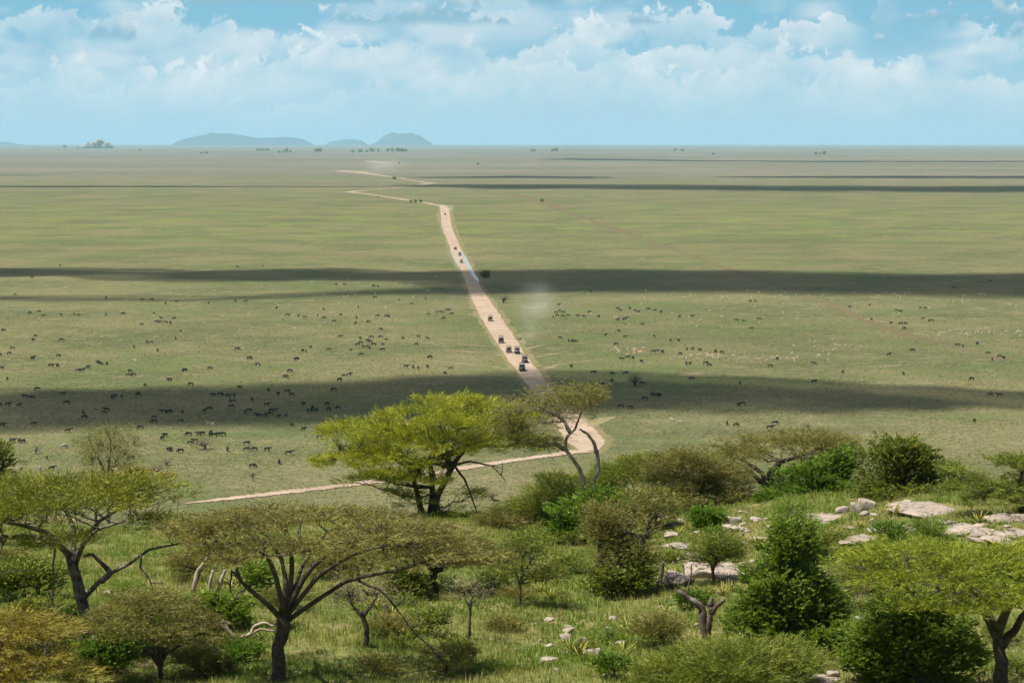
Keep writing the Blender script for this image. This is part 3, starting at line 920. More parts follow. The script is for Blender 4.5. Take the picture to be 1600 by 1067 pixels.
# --- flat-topped thorn trees in the foreground
tree('acacia_tree', 'brown-olive flat-topped acacia with dark trunk and many spreading bare limbs', 'tree', H(437, 1063) * 1.0,
     [(480, 818, 205, 28), (345, 812, 90, 18, -0.9), (600, 842, 115, 22, 0.8), (690, 864, 90, 15, 0.4), (440, 845, 110, 10, -1.6)], 'brown', 'acacia', 190,
     trunk=[(437, 1080, 0), (436, 1020, 0), (444, 962, 0)], tw=23, bark='bark_dark', seed=3, limb_w=0.22,
     limbs=[[(444, 968, 0), (420, 940, -.3), (397, 918, -.6), (379, 895, -.8), (370, 850, -.9), (330, 826, -1.2)],
            [(443, 962, 0), (446, 909, .3), (439, 872, .5), (415, 838, .8), (380, 815, 1.2)],
            [(446, 958, 0), (459, 895, -.3), (459, 854, -.5), (452, 822, -.9), (455, 805, -1.6)],
            [(447, 958, 0), (482, 890, .4), (523, 858, .8), (569, 838, 1.4), (600, 830, 1.8)],
            [(449, 960, 0), (500, 895, -.2), (551, 863, -.4), (605, 842, -.8), (660, 845, -1.0)],
            [(448, 970, 0), (496, 936, .0), (541, 906, .0), (587, 897, .2), (633, 888, .3), (700, 866, .3)],
            [(442, 960, 0), (425, 900, 1.2), (400, 860, 2.0), (360, 835, 2.8), (320, 822, 3.0)],
            [(446, 955, 0), (470, 890, 1.5), (500, 850, 2.6), (540, 830, 3.2)],
            [(446, 955, 0), (440, 890, -1.5), (430, 850, -2.4), (410, 830, -3.0)]],
     deads=[[(560, 905, .1), (601, 922, -.1), (628, 954, -.4), (649, 982, -.7), (678, 1003, -1.0), (712, 1014, -1.4)],
            [(379, 895, -.8), (368, 880, -.9), (366, 905, -1.1), (376, 930, -1.3)]])
tree('acacia_tree', 'brown-olive acacia with thin trunk hidden behind the tree with many bare limbs', 'tree', H(679, 925),
     [(690, 848, 95, 26), (740, 872, 55, 16, -.5), (620, 838, 60, 22)], 'brown', 'acacia', 90, trunk=[(679, 925, 0), (677, 890, 0)], tw=13, seed=5, n_limb=6)
tree('acacia_tree', 'yellow-green acacia with twisted pale-streaked trunk and a low forked arm', 'tree', H(136, 1018),
     [(95, 770, 170, 20), (20, 800, 110, 18, -1.2), (215, 768, 75, 18, .6), (245, 806, 45, 16, -.5), (110, 832, 60, 9, -1.5), (60, 785, 120, 14, 1.6)], 'moss', 'acacia_up', 185,
     trunk=[(136, 1018, 0), (131, 945, 0), (122, 908, 0), (114, 866, 0)], tw=19, bark='bark_grey', seed=8, limb_w=0.27,
     limbs=[[(131, 935, 0), (155, 908, -.2), (178, 890, -.3), (215, 872, -.3), (228, 857, -.2), (292, 845, 0)],
            [(116, 875, 0), (132, 845, .5), (150, 820, .9), (180, 802, 1.2), (220, 790, 1.5)],
            [(115, 868, 0), (85, 845, .3), (40, 838, .5), (0, 842, .7), (-60, 820, 1.0)],
            [(114, 870, 0), (90, 830, -.6), (60, 812, -1.2), (20, 800, -1.8), (-40, 795, -2)],
            [(120, 880, 0), (140, 840, -.8), (165, 815, -1.4), (210, 800, -1.8)],
            [(116, 870, 0), (110, 830, 1.0), (90, 805, 2.0), (60, 790, 2.8)],
            [(160, 905, -.2), (178, 892, -.3), (160, 870, -.5), (150, 858, -.6), (138, 862, -.7)]],
     deads=[[(88, 846, .3), (84, 880, .1), (88, 905, 0), (84, 940, -.2), (80, 965, -.3)], [(10, 842, .6), (3, 862, .4), (0, 885, .2), (8, 905, .1)],
            [(225, 862, -.3), (224, 880, -.4), (238, 898, -.5), (246, 922, -.6)]])
tree('acacia_tree', 'tall bright yellow-green acacia with layered crown standing beside the dirt road', 'tree', A_(668, 147),
     [(705, 640, 112, 20), (562, 668, 80, 15, -.4), (795, 688, 56, 15, .3), (585, 712, 88, 15, -1.4), (690, 685, 95, 15, -1.0), (625, 742, 75, 10, -1.2), (640, 775, 34, 14, -.4, 'full'), (735, 785, 16, 22, -.6, 'full'), (690, 800, 34, 12, -.4, 'full'), (640, 690, 100, 22, 1.2), (720, 665, 90, 14, .8)], 'lime', 'acacia_up', 410,
     trunk=[[(663, 818, 0), (652, 770, 0), (642, 735, 0)], [(672, 818, 0), (684, 775, 0), (705, 730, 0)], [(668, 818, 0), (676, 770, .5), (672, 725, .8)]], tw=11, seed=12, n_limb=11, limb_w=0.5, size=1.05, dens=1.25,
     deads=[[(708, 725, 0), (728, 750, -.4), (742, 785, -.8), (752, 815, -1.0)], [(690, 730, 0), (735, 716, -1), (770, 722, -1.3), (790, 745, -1.5)]])
tree('pale_trunk_tree', 'slender tree with pale forked trunk and sparse olive crown in front of the road', 'tree', A_(914, 136),
     [(835, 645, 58, 30, 0, 'full'), (888, 630, 48, 24, .3, 'full'), (800, 668, 24, 14, 0, 'full'), (912, 622, 24, 16, 0, 'full'), (850, 690, 22, 8, 0, 'full')], 'olive', 'sparse', 150,
     trunk=[[(912, 767, 0), (908, 735, 0), (892, 712, 0), (880, 698, 0)], [(916, 767, 0), (930, 745, 0), (936, 725, 0), (931, 702, 0)]], tw=8.5, bark='bark_pale', seed=15, dens=.95, limb_w=0.42,
     limbs=[[(882, 702, 0), (865, 692, 0), (845, 697, 0), (822, 690, .2), (805, 675, .3)], [(884, 704, 0), (884, 682, 0), (897, 672, 0), (905, 650, 0), (912, 630, 0)],
            [(890, 675, 0), (880, 655, .3), (860, 645, .5), (840, 640, .6)], [(932, 706, 0), (926, 688, -.2), (918, 676, -.3), (905, 668, -.4)]])
tree('weeping_tree', 'half-bare brown weeping tree rising behind the yellow-green acacia', 'tree', A_(170, 150),
     [(168, 684, 34, 22, 0, 'full'), (190, 715, 28, 24, 0, 'full'), (155, 712, 18, 24, 0, 'full')], 'olive', 'weep', 80, tw=5, bark='twig', seed=17, n_limb=6, dens=.8)
tree('bushy_tree', 'dark green bushy tree at the far end of the hillside tree line', 'tree', A_(2, 135),
     [(0, 715, 28, 30, 0, 'full'), (-10, 750, 40, 22, 0, 'full')], 'mid', 'broad', 60, tw=8, seed=19)
tree('ochre_bush', 'small ochre-leaved bush at the foot of the weeping tree', 'bush', A_(150, 147), [(148, 742, 16, 12, 0, 'full'), (225, 748, 40, 14, 0, 'full')], 'ochre', 'broad', 40, tw=5, seed=20)
tree('acacia_tree', 'small airy olive acacia with forked dark stem in front of the fallen branches', 'tree', H(250, 1060),
     [(235, 962, 95, 26), (160, 975, 45, 16, -.3), (300, 985, 55, 18, .4), (250, 935, 55, 14)], 'olive', 'acacia', 125, trunk=[(252, 1062, 0), (250, 1035, 0)], tw=9, seed=23, n_limb=6, size=0.85, limb_w=0.55)
tree('acacia_tree', 'ochre-tinted acacia bush with pale twigs, lowest on the slope beneath the twisted trunk', 'bush', A_(15, 82),
     [(20, 985, 90, 26, 0, 'top'), (50, 1030, 80, 28, -.5), (-40, 1020, 80, 35)], 'ochre', 'acacia', 130, tw=12, seed=25, bark='bark_pale', dens=1.1)
# --- right-hand acacias
tree('acacia_tree', 'bright yellow-green umbrella acacia with dark forked trunk beside a round green bush', 'tree', A_(1560, 83),
     [(1500, 892, 170, 26), (1430, 868, 105, 20, 1.2), (1580, 905, 90, 28, -1.0), (1600, 870, 90, 22, 1.0), (1480, 925, 80, 14, -1.8)], 'yellow', 'acacia', 215, trunk=[(1566, 1070, 0), (1556, 1010, 0), (1556, 985, 0)], tw=22, seed=27, limb_w=.42,
     limbs=[[(1556, 1000, 0), (1540, 965, -.2), (1518, 935, -.4), (1480, 912, -.8), (1420, 900, -1)], [(1556, 990, 0), (1570, 950, 0), (1582, 925, .3), (1600, 905, .6)],
            [(1560, 1010, 0), (1585, 985, .2), (1600, 960, .3), (1640, 925, .3)], [(1556, 990, 0), (1540, 940, 1), (1500, 905, 1.8), (1440, 885, 2.2)], [(1556, 985, 0), (1560, 940, -1), (1540, 915, -2)]])
tree('acacia_tree', 'stunted acacia with dark candelabra limbs at the edge of the umbrella crown', 'tree', A_(1358, 101),
     [(1365, 880, 35, 8), (1395, 885, 40, 8)], 'yellow', 'acacia', 30, trunk=[(1352, 940, 0), (1355, 915, 0)], tw=11, seed=29,
     limbs=[[(1354, 920, 0), (1340, 900, 0), (1329, 888, .1)], [(1355, 918, 0), (1358, 895, .2), (1352, 882, .3)], [(1356, 920, 0), (1372, 908, 0), (1395, 898, -.2)]])
tree('acacia_tree', 'wide flat olive acacia with pale bare limbs behind the vivid green bush', 'tree', A_(1205, 143),
     [(1225, 694, 110, 16), (1150, 706, 50, 12, -.4), (1300, 700, 50, 14, .5), (1260, 682, 70, 10)], 'olive', 'acacia', 140, trunk=[(1204, 778, 0), (1200, 765, 0)], tw=12, bark='bark_dark', seed=31, limb_w=.5,
     limbs=[[(1202, 768, 0), (1185, 750, 0), (1165, 730, -.2), (1145, 718, -.4)], [(1202, 768, 0), (1190, 738, .2), (1165, 722, .3), (1150, 714, .4)], [(1202, 768, 0), (1215, 742, 0), (1220, 720, .1)],
            [(1202, 768, 0), (1225, 740, 0), (1250, 720, .3), (1300, 708, .3)], [(1202, 766, 0), (1200, 735, -.8), (1215, 715, -1.5), (1260, 700, -2)]])
tree('acacia_tree', 'olive acacia with drooping boughs over the rock slabs', 'tree', A_(1600, 116),
     [(1585, 722, 50, 14), (1530, 752, 50, 16, -.5), (1575, 770, 60, 16, -.8), (1500, 735, 22, 8), (1640, 745, 60, 24)], 'mid', 'acacia', 120, trunk=[(1605, 810, 0), (1590, 780, 0)], tw=10, seed=33, n_limb=6)
tree('thorn_bush', 'large domed olive-brown thorn bush beside the pale-trunked tree', 'bush', A_(1095, 138),
     [(1095, 735, 62, 34, 0, 'full'), (1050, 742, 46, 30, .5, 'full'), (1130, 755, 38, 34, -.5, 'full'), (1090, 778, 66, 22, -.8, 'full')], 'olive', 'thin', 330, tw=5, bark='twig', seed=35, n_limb=9, dens=1.7, limb_w=.3)
tree('acacia_bush', 'low spreading yellow-green acacia bush between the pale trunk and the domed thorn bush', 'bush', A_(985, 141),
     [(985, 745, 70, 20), (1020, 725, 50, 12, .5), (930, 762, 50, 22, -.3), (1010, 780, 50, 16, -1)], 'mid', 'acacia_up', 190, tw=5, seed=36, n_limb=8, dens=1.2, limb_w=.4)
tree('acacia_bush', 'rounded yellow-green acacia bush at the foot of the layered acacia', 'bush', A_(855, 139),
     [(862, 770, 50, 28), (820, 798, 45, 18, -.5), (880, 800, 50, 20, -1.0)], 'mid', 'acacia_up', 140, tw=7, seed=37, n_limb=8, dens=1.2)
tree('leafy_bush', 'vivid green leafy bush in front of the pale-trunked tree', 'bush', A_(925, 125),
     [(925, 805, 50, 32, 0, 'full'), (900, 830, 30, 18, -.4, 'full'), (958, 790, 24, 18, .3, 'full')], 'green', 'broad', 130, tw=6, seed=39, n_limb=7, dens=1.3)
tree('leafy_bush', 'vivid green leafy bush beside the flat olive acacia', 'bush', A_(1262, 133),
     [(1275, 752, 46, 34, 0, 'full'), (1230, 782, 38, 16, -.5, 'full'), (1318, 742, 22, 32, .3, 'full'), (1300, 774, 40, 18, -.5, 'full')], 'green', 'broad', 220, tw=7, seed=41, n_limb=9, dens=1.35)
tree('leafy_bush', 'tall yellow-green leafy bush with upright tips above the boulders', 'bush', A_(1400, 128),
     [(1385, 730, 42, 40, 0, 'full'), (1420, 735, 40, 42, .3, 'full'), (1455, 738, 34, 26, 0, 'full'), (1380, 690, 10, 18, 0, 'full'), (1412, 700, 12, 18, 0, 'full'), (1400, 770, 62, 18, -.3, 'full')], 'mid', 'broad', 230, tw=7, seed=43, n_limb=9, dens=1.3)
tree('leafy_bush', 'big dense dark green bush, tallest on the near slope, beside the broken stump', 'bush', A_(1233, 93),
     [(1238, 880, 42, 44, 0, 'full'), (1232, 930, 58, 46, -.2, 'full'), (1203, 968, 56, 40, -.3, 'full'), (1278, 955, 46, 46, .2, 'full'), (1236, 838, 20, 20, 0, 'full'), (1240, 990, 78, 24, -.5, 'full')], 'deep', 'broad', 420, tw=9, seed=45, n_limb=10, dens=1.6, size=.95)
tree('leafy_bush', 'round green bush under the umbrella acacia', 'bush', A_(1420, 86),
     [(1420, 1000, 75, 45, 0, 'full'), (1370, 1030, 50, 36, -.3, 'full'), (1475, 1025, 50, 36, -.2, 'full'), (1430, 965, 40, 24, .2, 'full')], 'deep', 'broad', 330, tw=9, seed=47, n_limb=9, dens=1.5, size=.95)
tree('acacia_bush', 'spreading olive acacia scrub at the foot of the broken stump', 'bush', A_(1140, 85),
     [(1150, 1035, 105, 26), (1060, 1050, 60, 22, -.3), (1220, 1030, 60, 20, .4), (1120, 1062, 90, 16, -.8)], 'mid', 'acacia_up', 240, tw=8, seed=49, n_limb=9, dens=1.3, size=.9)
tree('thicket_tree', 'dark upright thicket tree with grey stems beside a sunken rock slab', 'tree', H(985, 925),
     [(985, 830, 50, 40, 0, 'full'), (1010, 800, 34, 30, .3, 'full'), (975, 880, 40, 30, -.2, 'full')], 'olive', 'thin', 130, trunk=[[(975, 925, 0), (978, 880, 0), (972, 850, 0)], [(990, 930, 0), (996, 880, 0), (1008, 840, 0)]], tw=8, bark='bark_grey', seed=51, n_limb=7, dens=.75)
tree('thicket_tree', 'thin olive tree with slender grey stem next to the vivid bush', 'tree', H(935, 922),
     [(940, 845, 30, 40, 0, 'full'), (955, 810, 26, 20, 0, 'full')], 'olive', 'thin', 70, trunk=[(934, 922, 0), (938, 880, 0)], tw=7, bark='bark_grey', seed=53, n_limb=5, dens=.75)
tree('leafy_bush', 'small bright green shrub growing round the thicket stems', 'bush', H(965, 925), [(960, 905, 36, 18, -.4, 'full'), (1000, 885, 14, 26, -.4, 'full')], 'mid', 'broad', 70, tw=5, seed=54, dens=1.2)
tree('sapling', 'dark-leaved sapling standing before the large flat rock slab', 'tree', H(1112, 912),
     [(1120, 850, 26, 14, 0, 'full'), (1105, 870, 20, 12, 0, 'full'), (1135, 868, 18, 12, 0, 'full')], 'mid', 'thin', 40, trunk=[(1116, 912, 0), (1113, 885, 0)], tw=6, seed=55, n_limb=5)
tree('sapling', 'pale-leaved sapling with one sideways branch standing alone in the grass', 'tree', H(812, 948),
     [(815, 880, 38, 24, 0, 'full'), (850, 900, 22, 10, 0, 'full'), (822, 850, 28, 14, 0, 'full')], 'mid', 'thin', 55, trunk=[(812, 948, 0), (813, 912, 0)], tw=5, bark='bark_grey', seed=57, n_limb=5, dens=.7)
tree('sapling', 'crooked half-dead sapling with brown twigs under the hanging branch', 'tree', H(570, 1010),
     [(560, 928, 26, 12, 0, 'full'), (590, 925, 14, 10, 0, 'full')], 'dry', 'twiggy', 30, trunk=[(570, 1010, 0), (573, 980, 0), (564, 955, 0)], tw=9, seed=59, n_limb=4, dens=.8,
     limbs=[[(566, 960, 0), (552, 948, 0), (548, 940, 0)], [(568, 962, 0), (580, 945, 0), (590, 930, 0)]])
tree('sapling', 'thin straight dead sapling with a brown twiggy top', 'tree', H(732, 1000), [(733, 925, 16, 8, 0, 'full')], 'dry', 'twiggy', 14, trunk=[(732, 1000, 0), (735, 945, 0)], tw=4.5, seed=61, n_limb=3, dens=.8)
tree('leafy_bush', 'low green bush beneath the thin brown acacia crown', 'bush', H(630, 935), [(632, 915, 28, 18, 0, 'full')], 'mid', 'broad', 60, tw=4, seed=63, dens=1.1)
tree('leafy_bush', 'dark bush in shade beside the limbs of the brown acacia', 'bush', H(355, 980), [(352, 955, 32, 22, 0, 'full'), (400, 900, 16, 26, .4, 'full')], 'deep', 'broad', 80, tw=5, seed=65)
tree('conifer_shrub', 'spindly grey-green upright shrub behind the largest dark green bush', 'bush', A_(1240, 108), [(1240, 810, 24, 12, 0, 'full'), (1236, 790, 8, 12, 0, 'full')], 'deep', 'thin', 40, tw=4, seed=67)
tree('leafy_bush', 'round bright bush tucked behind the boulders above the slab', 'bush', A_(1100, 125), [(1102, 812, 22, 12, 0, 'full')], 'green', 'broad', 45, tw=4, seed=68)
for lab, b_, lb, lf, st, n_, dn in [
    ('olive thorn bush at the foot of the layered acacia, beside the lone wildebeest', A_(790, 138), [(795, 815, 40, 18, 0, 'full'), (765, 822, 24, 14, 0, 'full')], 'olive', 'thin', 90, 1.2),
    ('loose yellow-green bush in front of the rounded acacia bush', A_(850, 124), [(845, 850, 34, 18, 0, 'full'), (875, 858, 24, 14, 0, 'full')], 'mid', 'thin', 80, 1.0),
    ('green bush wedged between the vivid bush and the thorn dome', A_(1025, 130), [(1020, 795, 34, 20, 0, 'full')], 'mid', 'broad', 70, 1.0),
    ('dark scrub seen through the limbs of the brown acacia', A_(560, 112), [(555, 880, 40, 14, 0, 'full'), (510, 888, 26, 12, 0, 'full')], 'olive', 'thin', 70, 1.0),
    ('olive scrub behind the three bare poles', A_(310, 112), [(300, 880, 34, 16, 0, 'full'), (345, 870, 26, 12, 0, 'full')], 'olive', 'thin', 70, .9),
    ('green bush under the long horizontal limb of the yellow-green acacia', A_(60, 105), [(55, 900, 36, 18, 0, 'full'), (15, 905, 30, 16, 0, 'full')], 'mid', 'broad', 80, .9),
    ('dry twiggy shrub beside the stunted candelabra acacia', A_(1325, 98), [(1320, 915, 22, 16, 0, 'full')], 'dry', 'twiggy', 40, 1.0),
    ('grey-green shrub in the grass below the boulder row', A_(1295, 112), [(1290, 845, 24, 12, 0, 'full')], 'mid', 'thin', 50, 1.0),
    ('spindly dark shrub standing before the pinkish slab', A_(1448, 108), [(1448, 830, 10, 18, 0, 'full'), (1462, 842, 12, 8, 0, 'full')], 'deep', 'thin', 40, 1.0),
    ('small dark bush hidden under the ochre acacia bush', A_(150, 86), [(170, 1020, 36, 18, 0, 'full')], 'green', 'broad', 60, .9),
    ('vivid herb bush at the foot of the twisted trunk', A_(195, 92), [(205, 985, 34, 16, 0, 'full'), (95, 975, 30, 12, 0, 'full')], 'green', 'broad', 80, .9),
    ('olive scrub between the stump and the square pale block', A_(1035, 93), [(1030, 985, 26, 16, 0, 'full')], 'olive', 'thin', 50, .9),
    ('low dense scrub where the slope drops away below the dirt road', A_(560, 150), [(560, 812, 60, 12, 0, 'full'), (470, 812, 50, 10, 0, 'full')], 'olive', 'thin', 110, .9)]:
    tree('scrub_bush', lab, 'bush', b_, lb, lf, st, n_, tw=4, seed=int(b_[0] * 10) % 997 + 500, n_limb=5, dens=dn)
# small shrubs scattered through the hillside grass
rs = np.random.default_rng(5)
MARKS = [(1100, 970, 'broken stump'), (437, 1030, 'brown flat-topped acacia trunk'), (900, 1000, 'little cairn'), (1125, 890, 'large flat pink slab'), (1350, 800, 'boulder row'), (1470, 805, 'tilted grey slab'),
         (985, 890, 'dark upright thicket'), (136, 980, 'twisted acacia trunk'), (812, 930, 'lone pale-leaved sapling'), (1420, 1020, 'round green bush'), (1235, 960, 'biggest dark bush'), (1550, 835, 'broken reddish slab'),
         (570, 985, 'crooked half-dead sapling'), (730, 975, 'straight dead sapling'), (679, 915, 'thin brown acacia'), (252, 1045, 'small airy acacia'), (1060, 835, 'pale rock by the thicket'), (325, 915, 'three bare poles'), (20, 1000, 'ochre acacia bush'), (690, 1020, 'hanging branch tip')]
def near(u, v):
    return min(MARKS, key=lambda m_: (m_[0] - u) ** 2 + 2 * (m_[1] - v) ** 2)[2]
for k in range(84):
    u = rs.uniform(10, 1590); v = rs.uniform(835, 1062)
    p = H(u, v)
    if p is None: continue
    s = px_scale(p); wd = rs.uniform(0.3, 0.95) * s; hh = wd * rs.uniform(0.5, 0.95)
    tree('low_shrub', f"knee-high {['yellow-green', 'dark green', 'vivid green', 'olive', 'yellow-green'][k % 5]} shrub in grass near the {near(u, v)}", 'shrub', p, [(u, v - hh * .6, wd, hh * .7, 0, 'full')],
         ['mid', 'deep', 'green', 'olive', 'mid'][k % 5], ['broad', 'thin', 'broad', 'acacia_up', 'thin'][k % 5], 14, tw=2.5, seed=200 + k, n_limb=3, dens=.9, size=.75, group='low shrubs scattered over the hillside')

# ------------------------------------------------------------------ dead wood
def dead_piece(name, label, base, lines, mat, w0, w1, cat='dead branch', tips=True, seed=0):
    rng = np.random.default_rng(seed + 300)
    s = px_scale(base); u0, v0 = project(base)
    root = empty(name, base); tag(root, label, cat)
    for k, L in enumerate(lines):
        mb = MB()
        P = wiggle_line([((u - u0) / s, dy, (v0 - v) / s) for u, v, dy in L], rng, 0.012, 14)
        a, b = (w0, w1) if k == 0 else (w0 * .75, w1 * .8)
        if k >= 3 and cat == 'stump': a, b = 1.6, .8
        R = np.linspace(a / s, b / s, 14) * (1 + rng.normal(0, .08, 14))
        mb.tube(P, R, 8)
        mb.build('trunk' if k == 0 else 'branch', M[mat], root, smooth=True)
    return root
dead_piece('broken_stump', 'dark broken stump with two snapped upright arms standing in grass', H(1100, 998), [
    [(1100, 1003, 0), (1099, 975, 0), (1098, 950, 0), (1086, 940, 0), (1068, 928, 0), (1059, 920, 0)], [(1102, 1000, -.05), (1106, 975, -.1), (1110, 955, -.1), (1118, 945, -.1), (1132, 934, -.1)],
    [(1112, 955, -.1), (1110, 940, -.1), (1112, 932, -.1)], [(1062, 921, 0), (1058, 908, 0), (1057, 890, .1)], [(1072, 930, 0), (1078, 905, .1), (1080, 880, .1)]], 'stump_wood', 8.5, 3.6, 'stump', seed=1)
dead_piece('fallen_branch', 'bleached fallen branch lying beside the foreground acacia trunk', H(385, 1000), [
    [(338, 972, 0), (352, 980, 0), (368, 999, 0), (385, 993, 0), (405, 982, 0), (430, 986, 0)], [(352, 980, 0), (345, 968, 0), (362, 974, 0)], [(392, 990, 0), (396, 978, 0), (412, 972, 0), (428, 978, 0)], [(370, 1000, 0), (388, 1004, 0), (402, 992, 0)]], 'dead_wood', 4.2, 2.2, seed=2)
for k, (L, lab) in enumerate([
    ([(302, 925, 0), (308, 893, 0), (322, 876, 0), (333, 855, 0)], 'leaning bare reddish pole, tallest of three'), ([(325, 930, 0), (329, 908, 0), (333, 890, 0)], 'short upright bare pole between two leaning ones'),
    ([(340, 928, 0), (345, 908, 0), (353, 888, 0)], 'thin bare leaning pole with a pale tip')]):
    dead_piece('bare_pole', lab + ' in the grass', H(L[0][0], L[0][1]), [L], 'dead_wood', 3.8, 2.2, seed=4 + k)
dead_piece('fallen_log', 'pale fallen log lying at the foot of the thin brown acacia', H(690, 925), [[(666, 932, 0), (690, 926, 0), (715, 918, 0)]], 'dead_wood', 3, 1.8, 'log', seed=9)
dead_piece('dead_stump', 'short leaning dark stump in the grass by the crooked sapling', H(606, 968), [[(608, 970, 0), (604, 955, 0), (600, 942, 0)]], 'stump_wood', 5, 4, 'stump', seed=10)
dead_piece('curved_stick', 'short curved pale stick lying on the grass near the hanging branch', H(680, 1022), [[(668, 1018, 0), (682, 1018, 0), (694, 1024, 0)]], 'dead_wood', 2.2, 1.5, 'stick', seed=11)
dead_piece('dead_stump', 'small broken dark stump on the slope beside the twisted trunk', H(52, 948), [[(54, 950, 0), (50, 938, 0), (46, 928, 0)]], 'stump_wood', 5, 3, 'stump', seed=12)
dead_piece('bare_pole', 'dark leaning bare stem between the thicket and the stump', H(1028, 932), [[(1026, 940, 0), (1031, 905, 0), (1036, 875, 0)]], 'stump_wood', 4, 2.5, seed=13)

# ------------------------------------------------------------------ rocks
def mat_rock():
    m, nt = new_mat('granite')
    co = nt.n('ShaderNodeNewGeometry').outputs['Position']
    a = nt.noise(co, 0.9, 5, .62); b = nt.noise(co, 5.0, 5, .7)
    col = nt.mix(nt.step(a, .38, .62), (0.41, 0.335, 0.27), (0.31, 0.26, 0.215))
    col = nt.mix(nt.math('MULTIPLY', nt.step(nt.noise(co, 1.7, 4), .56, .68), .7), col, (0.33, 0.19, 0.125))
    col = nt.mix(nt.math('MULTIPLY', nt.step(b, .48, .68), .7), col, (0.17, 0.145, 0.115))
    col = nt.mix(nt.math('MULTIPLY', nt.step(nt.noise(co, 2.6, 5, .7), .54, .64), .6), col, (0.11, 0.10, 0.085))
    crk = nt.n('ShaderNodeTexVoronoi', feature='DISTANCE_TO_EDGE'); nt.put(crk.inputs['Vector'], nt.vmath('ADD', co, nt.vmath('MULTIPLY', nt.xyz(b, a, b), (.5, .5, .5)))); crk.inputs['Scale'].default_value = .55
    ck = nt.math('MAXIMUM', nt.step(crk.outputs['Distance'], .0, .03), nt.step(nt.noise(co, .6, 3), .42, .52))
    col = nt.mix(ck, (0.10, 0.085, 0.065), col)
    return finish(m, nt, col, .9, .2, nt.math('ADD', b, nt.math('MULTIPLY', ck, .8)), .8, .09)
M['rock'] = mat_rock()
ROCKS = []
def rock(name, label, u, v, wpx, hpx, dep=0.8, seed=0, group=None, boxy=2.5, p=None):
    p = H(u, v) if p is None else p
    s = px_scale(p)
    bm = bmesh.new()
    bmesh.ops.create_icosphere(bm, subdivisions=4 if wpx > 40 else 3, radius=1.0)
    sd = seed * 13.7
    rr = random.Random(seed)
    planes = [(Vector((rr.gauss(0, 1), rr.gauss(0, 1), rr.gauss(0, .8))).normalized(), rr.uniform(.5, .85)) for _ in range(11)] + [(Vector((rr.gauss(0, .15), rr.gauss(0, .15), 1)).normalized(), .55)]
    for vt in bm.verts:
        c = vt.co
        k = (abs(c.x) ** boxy + abs(c.y) ** boxy + abs(c.z) ** boxy) ** (-1 / boxy)
        q = c * k
        n1 = mnoise.noise(Vector((c.x * 1.3 + sd, c.y * 1.3, c.z * 1.3)))
        n2 = mnoise.fractal(Vector((c.x * 3 + sd, c.y * 3, c.z * 3)), 1.0, 2.0, 4)
        q = q * (1 + 0.28 * n1 + 0.12 * n2)
        for pn, pd in planes:
            e_ = q.dot(pn) - pd
            if e_ > 0: q = q - pn * e_ * .9
        vt.co = q
    me = bpy.data.meshes.new(name)
    for f in bm.faces: f.smooth = True
    bm.to_mesh(me); bm.free()
    o = link(name, me, M['rock'])
    hw, hh = wpx / s / 2, hpx / s / 2
    rng = np.random.default_rng(seed)
    flat = .8 if name == 'rock_slab' else 1.2
    o.scale = (hw * 1.15, hw * dep * 1.15, hh * 1.5 * flat)
    o.location = (p[0], p[1], p[2] + hh * 0.4 * flat)
    o.rotation_euler = (rng.uniform(-.12, .12), rng.uniform(-.15, .15), rng.uniform(-.5, .5))
    tag(o, label, 'rock', group)
    ROCKS.append((p[0], p[1], hw * 1.05, hw * dep * 1.05))
    if name == 'rock_slab' and wpx > 38:
        for q_ in range(3):
            c_ = link('slab_piece', me, None, o)
            c_.location = (rng.uniform(.55, 1.0) * rng.choice([-1, 1]), rng.uniform(-.9, .5), rng.uniform(-.35, -.05))
            c_.scale = (rng.uniform(.35, .6), rng.uniform(.4, .7), rng.uniform(.6, 1.0)); c_.rotation_euler = (0, 0, rng.uniform(-1, 1))
    return o
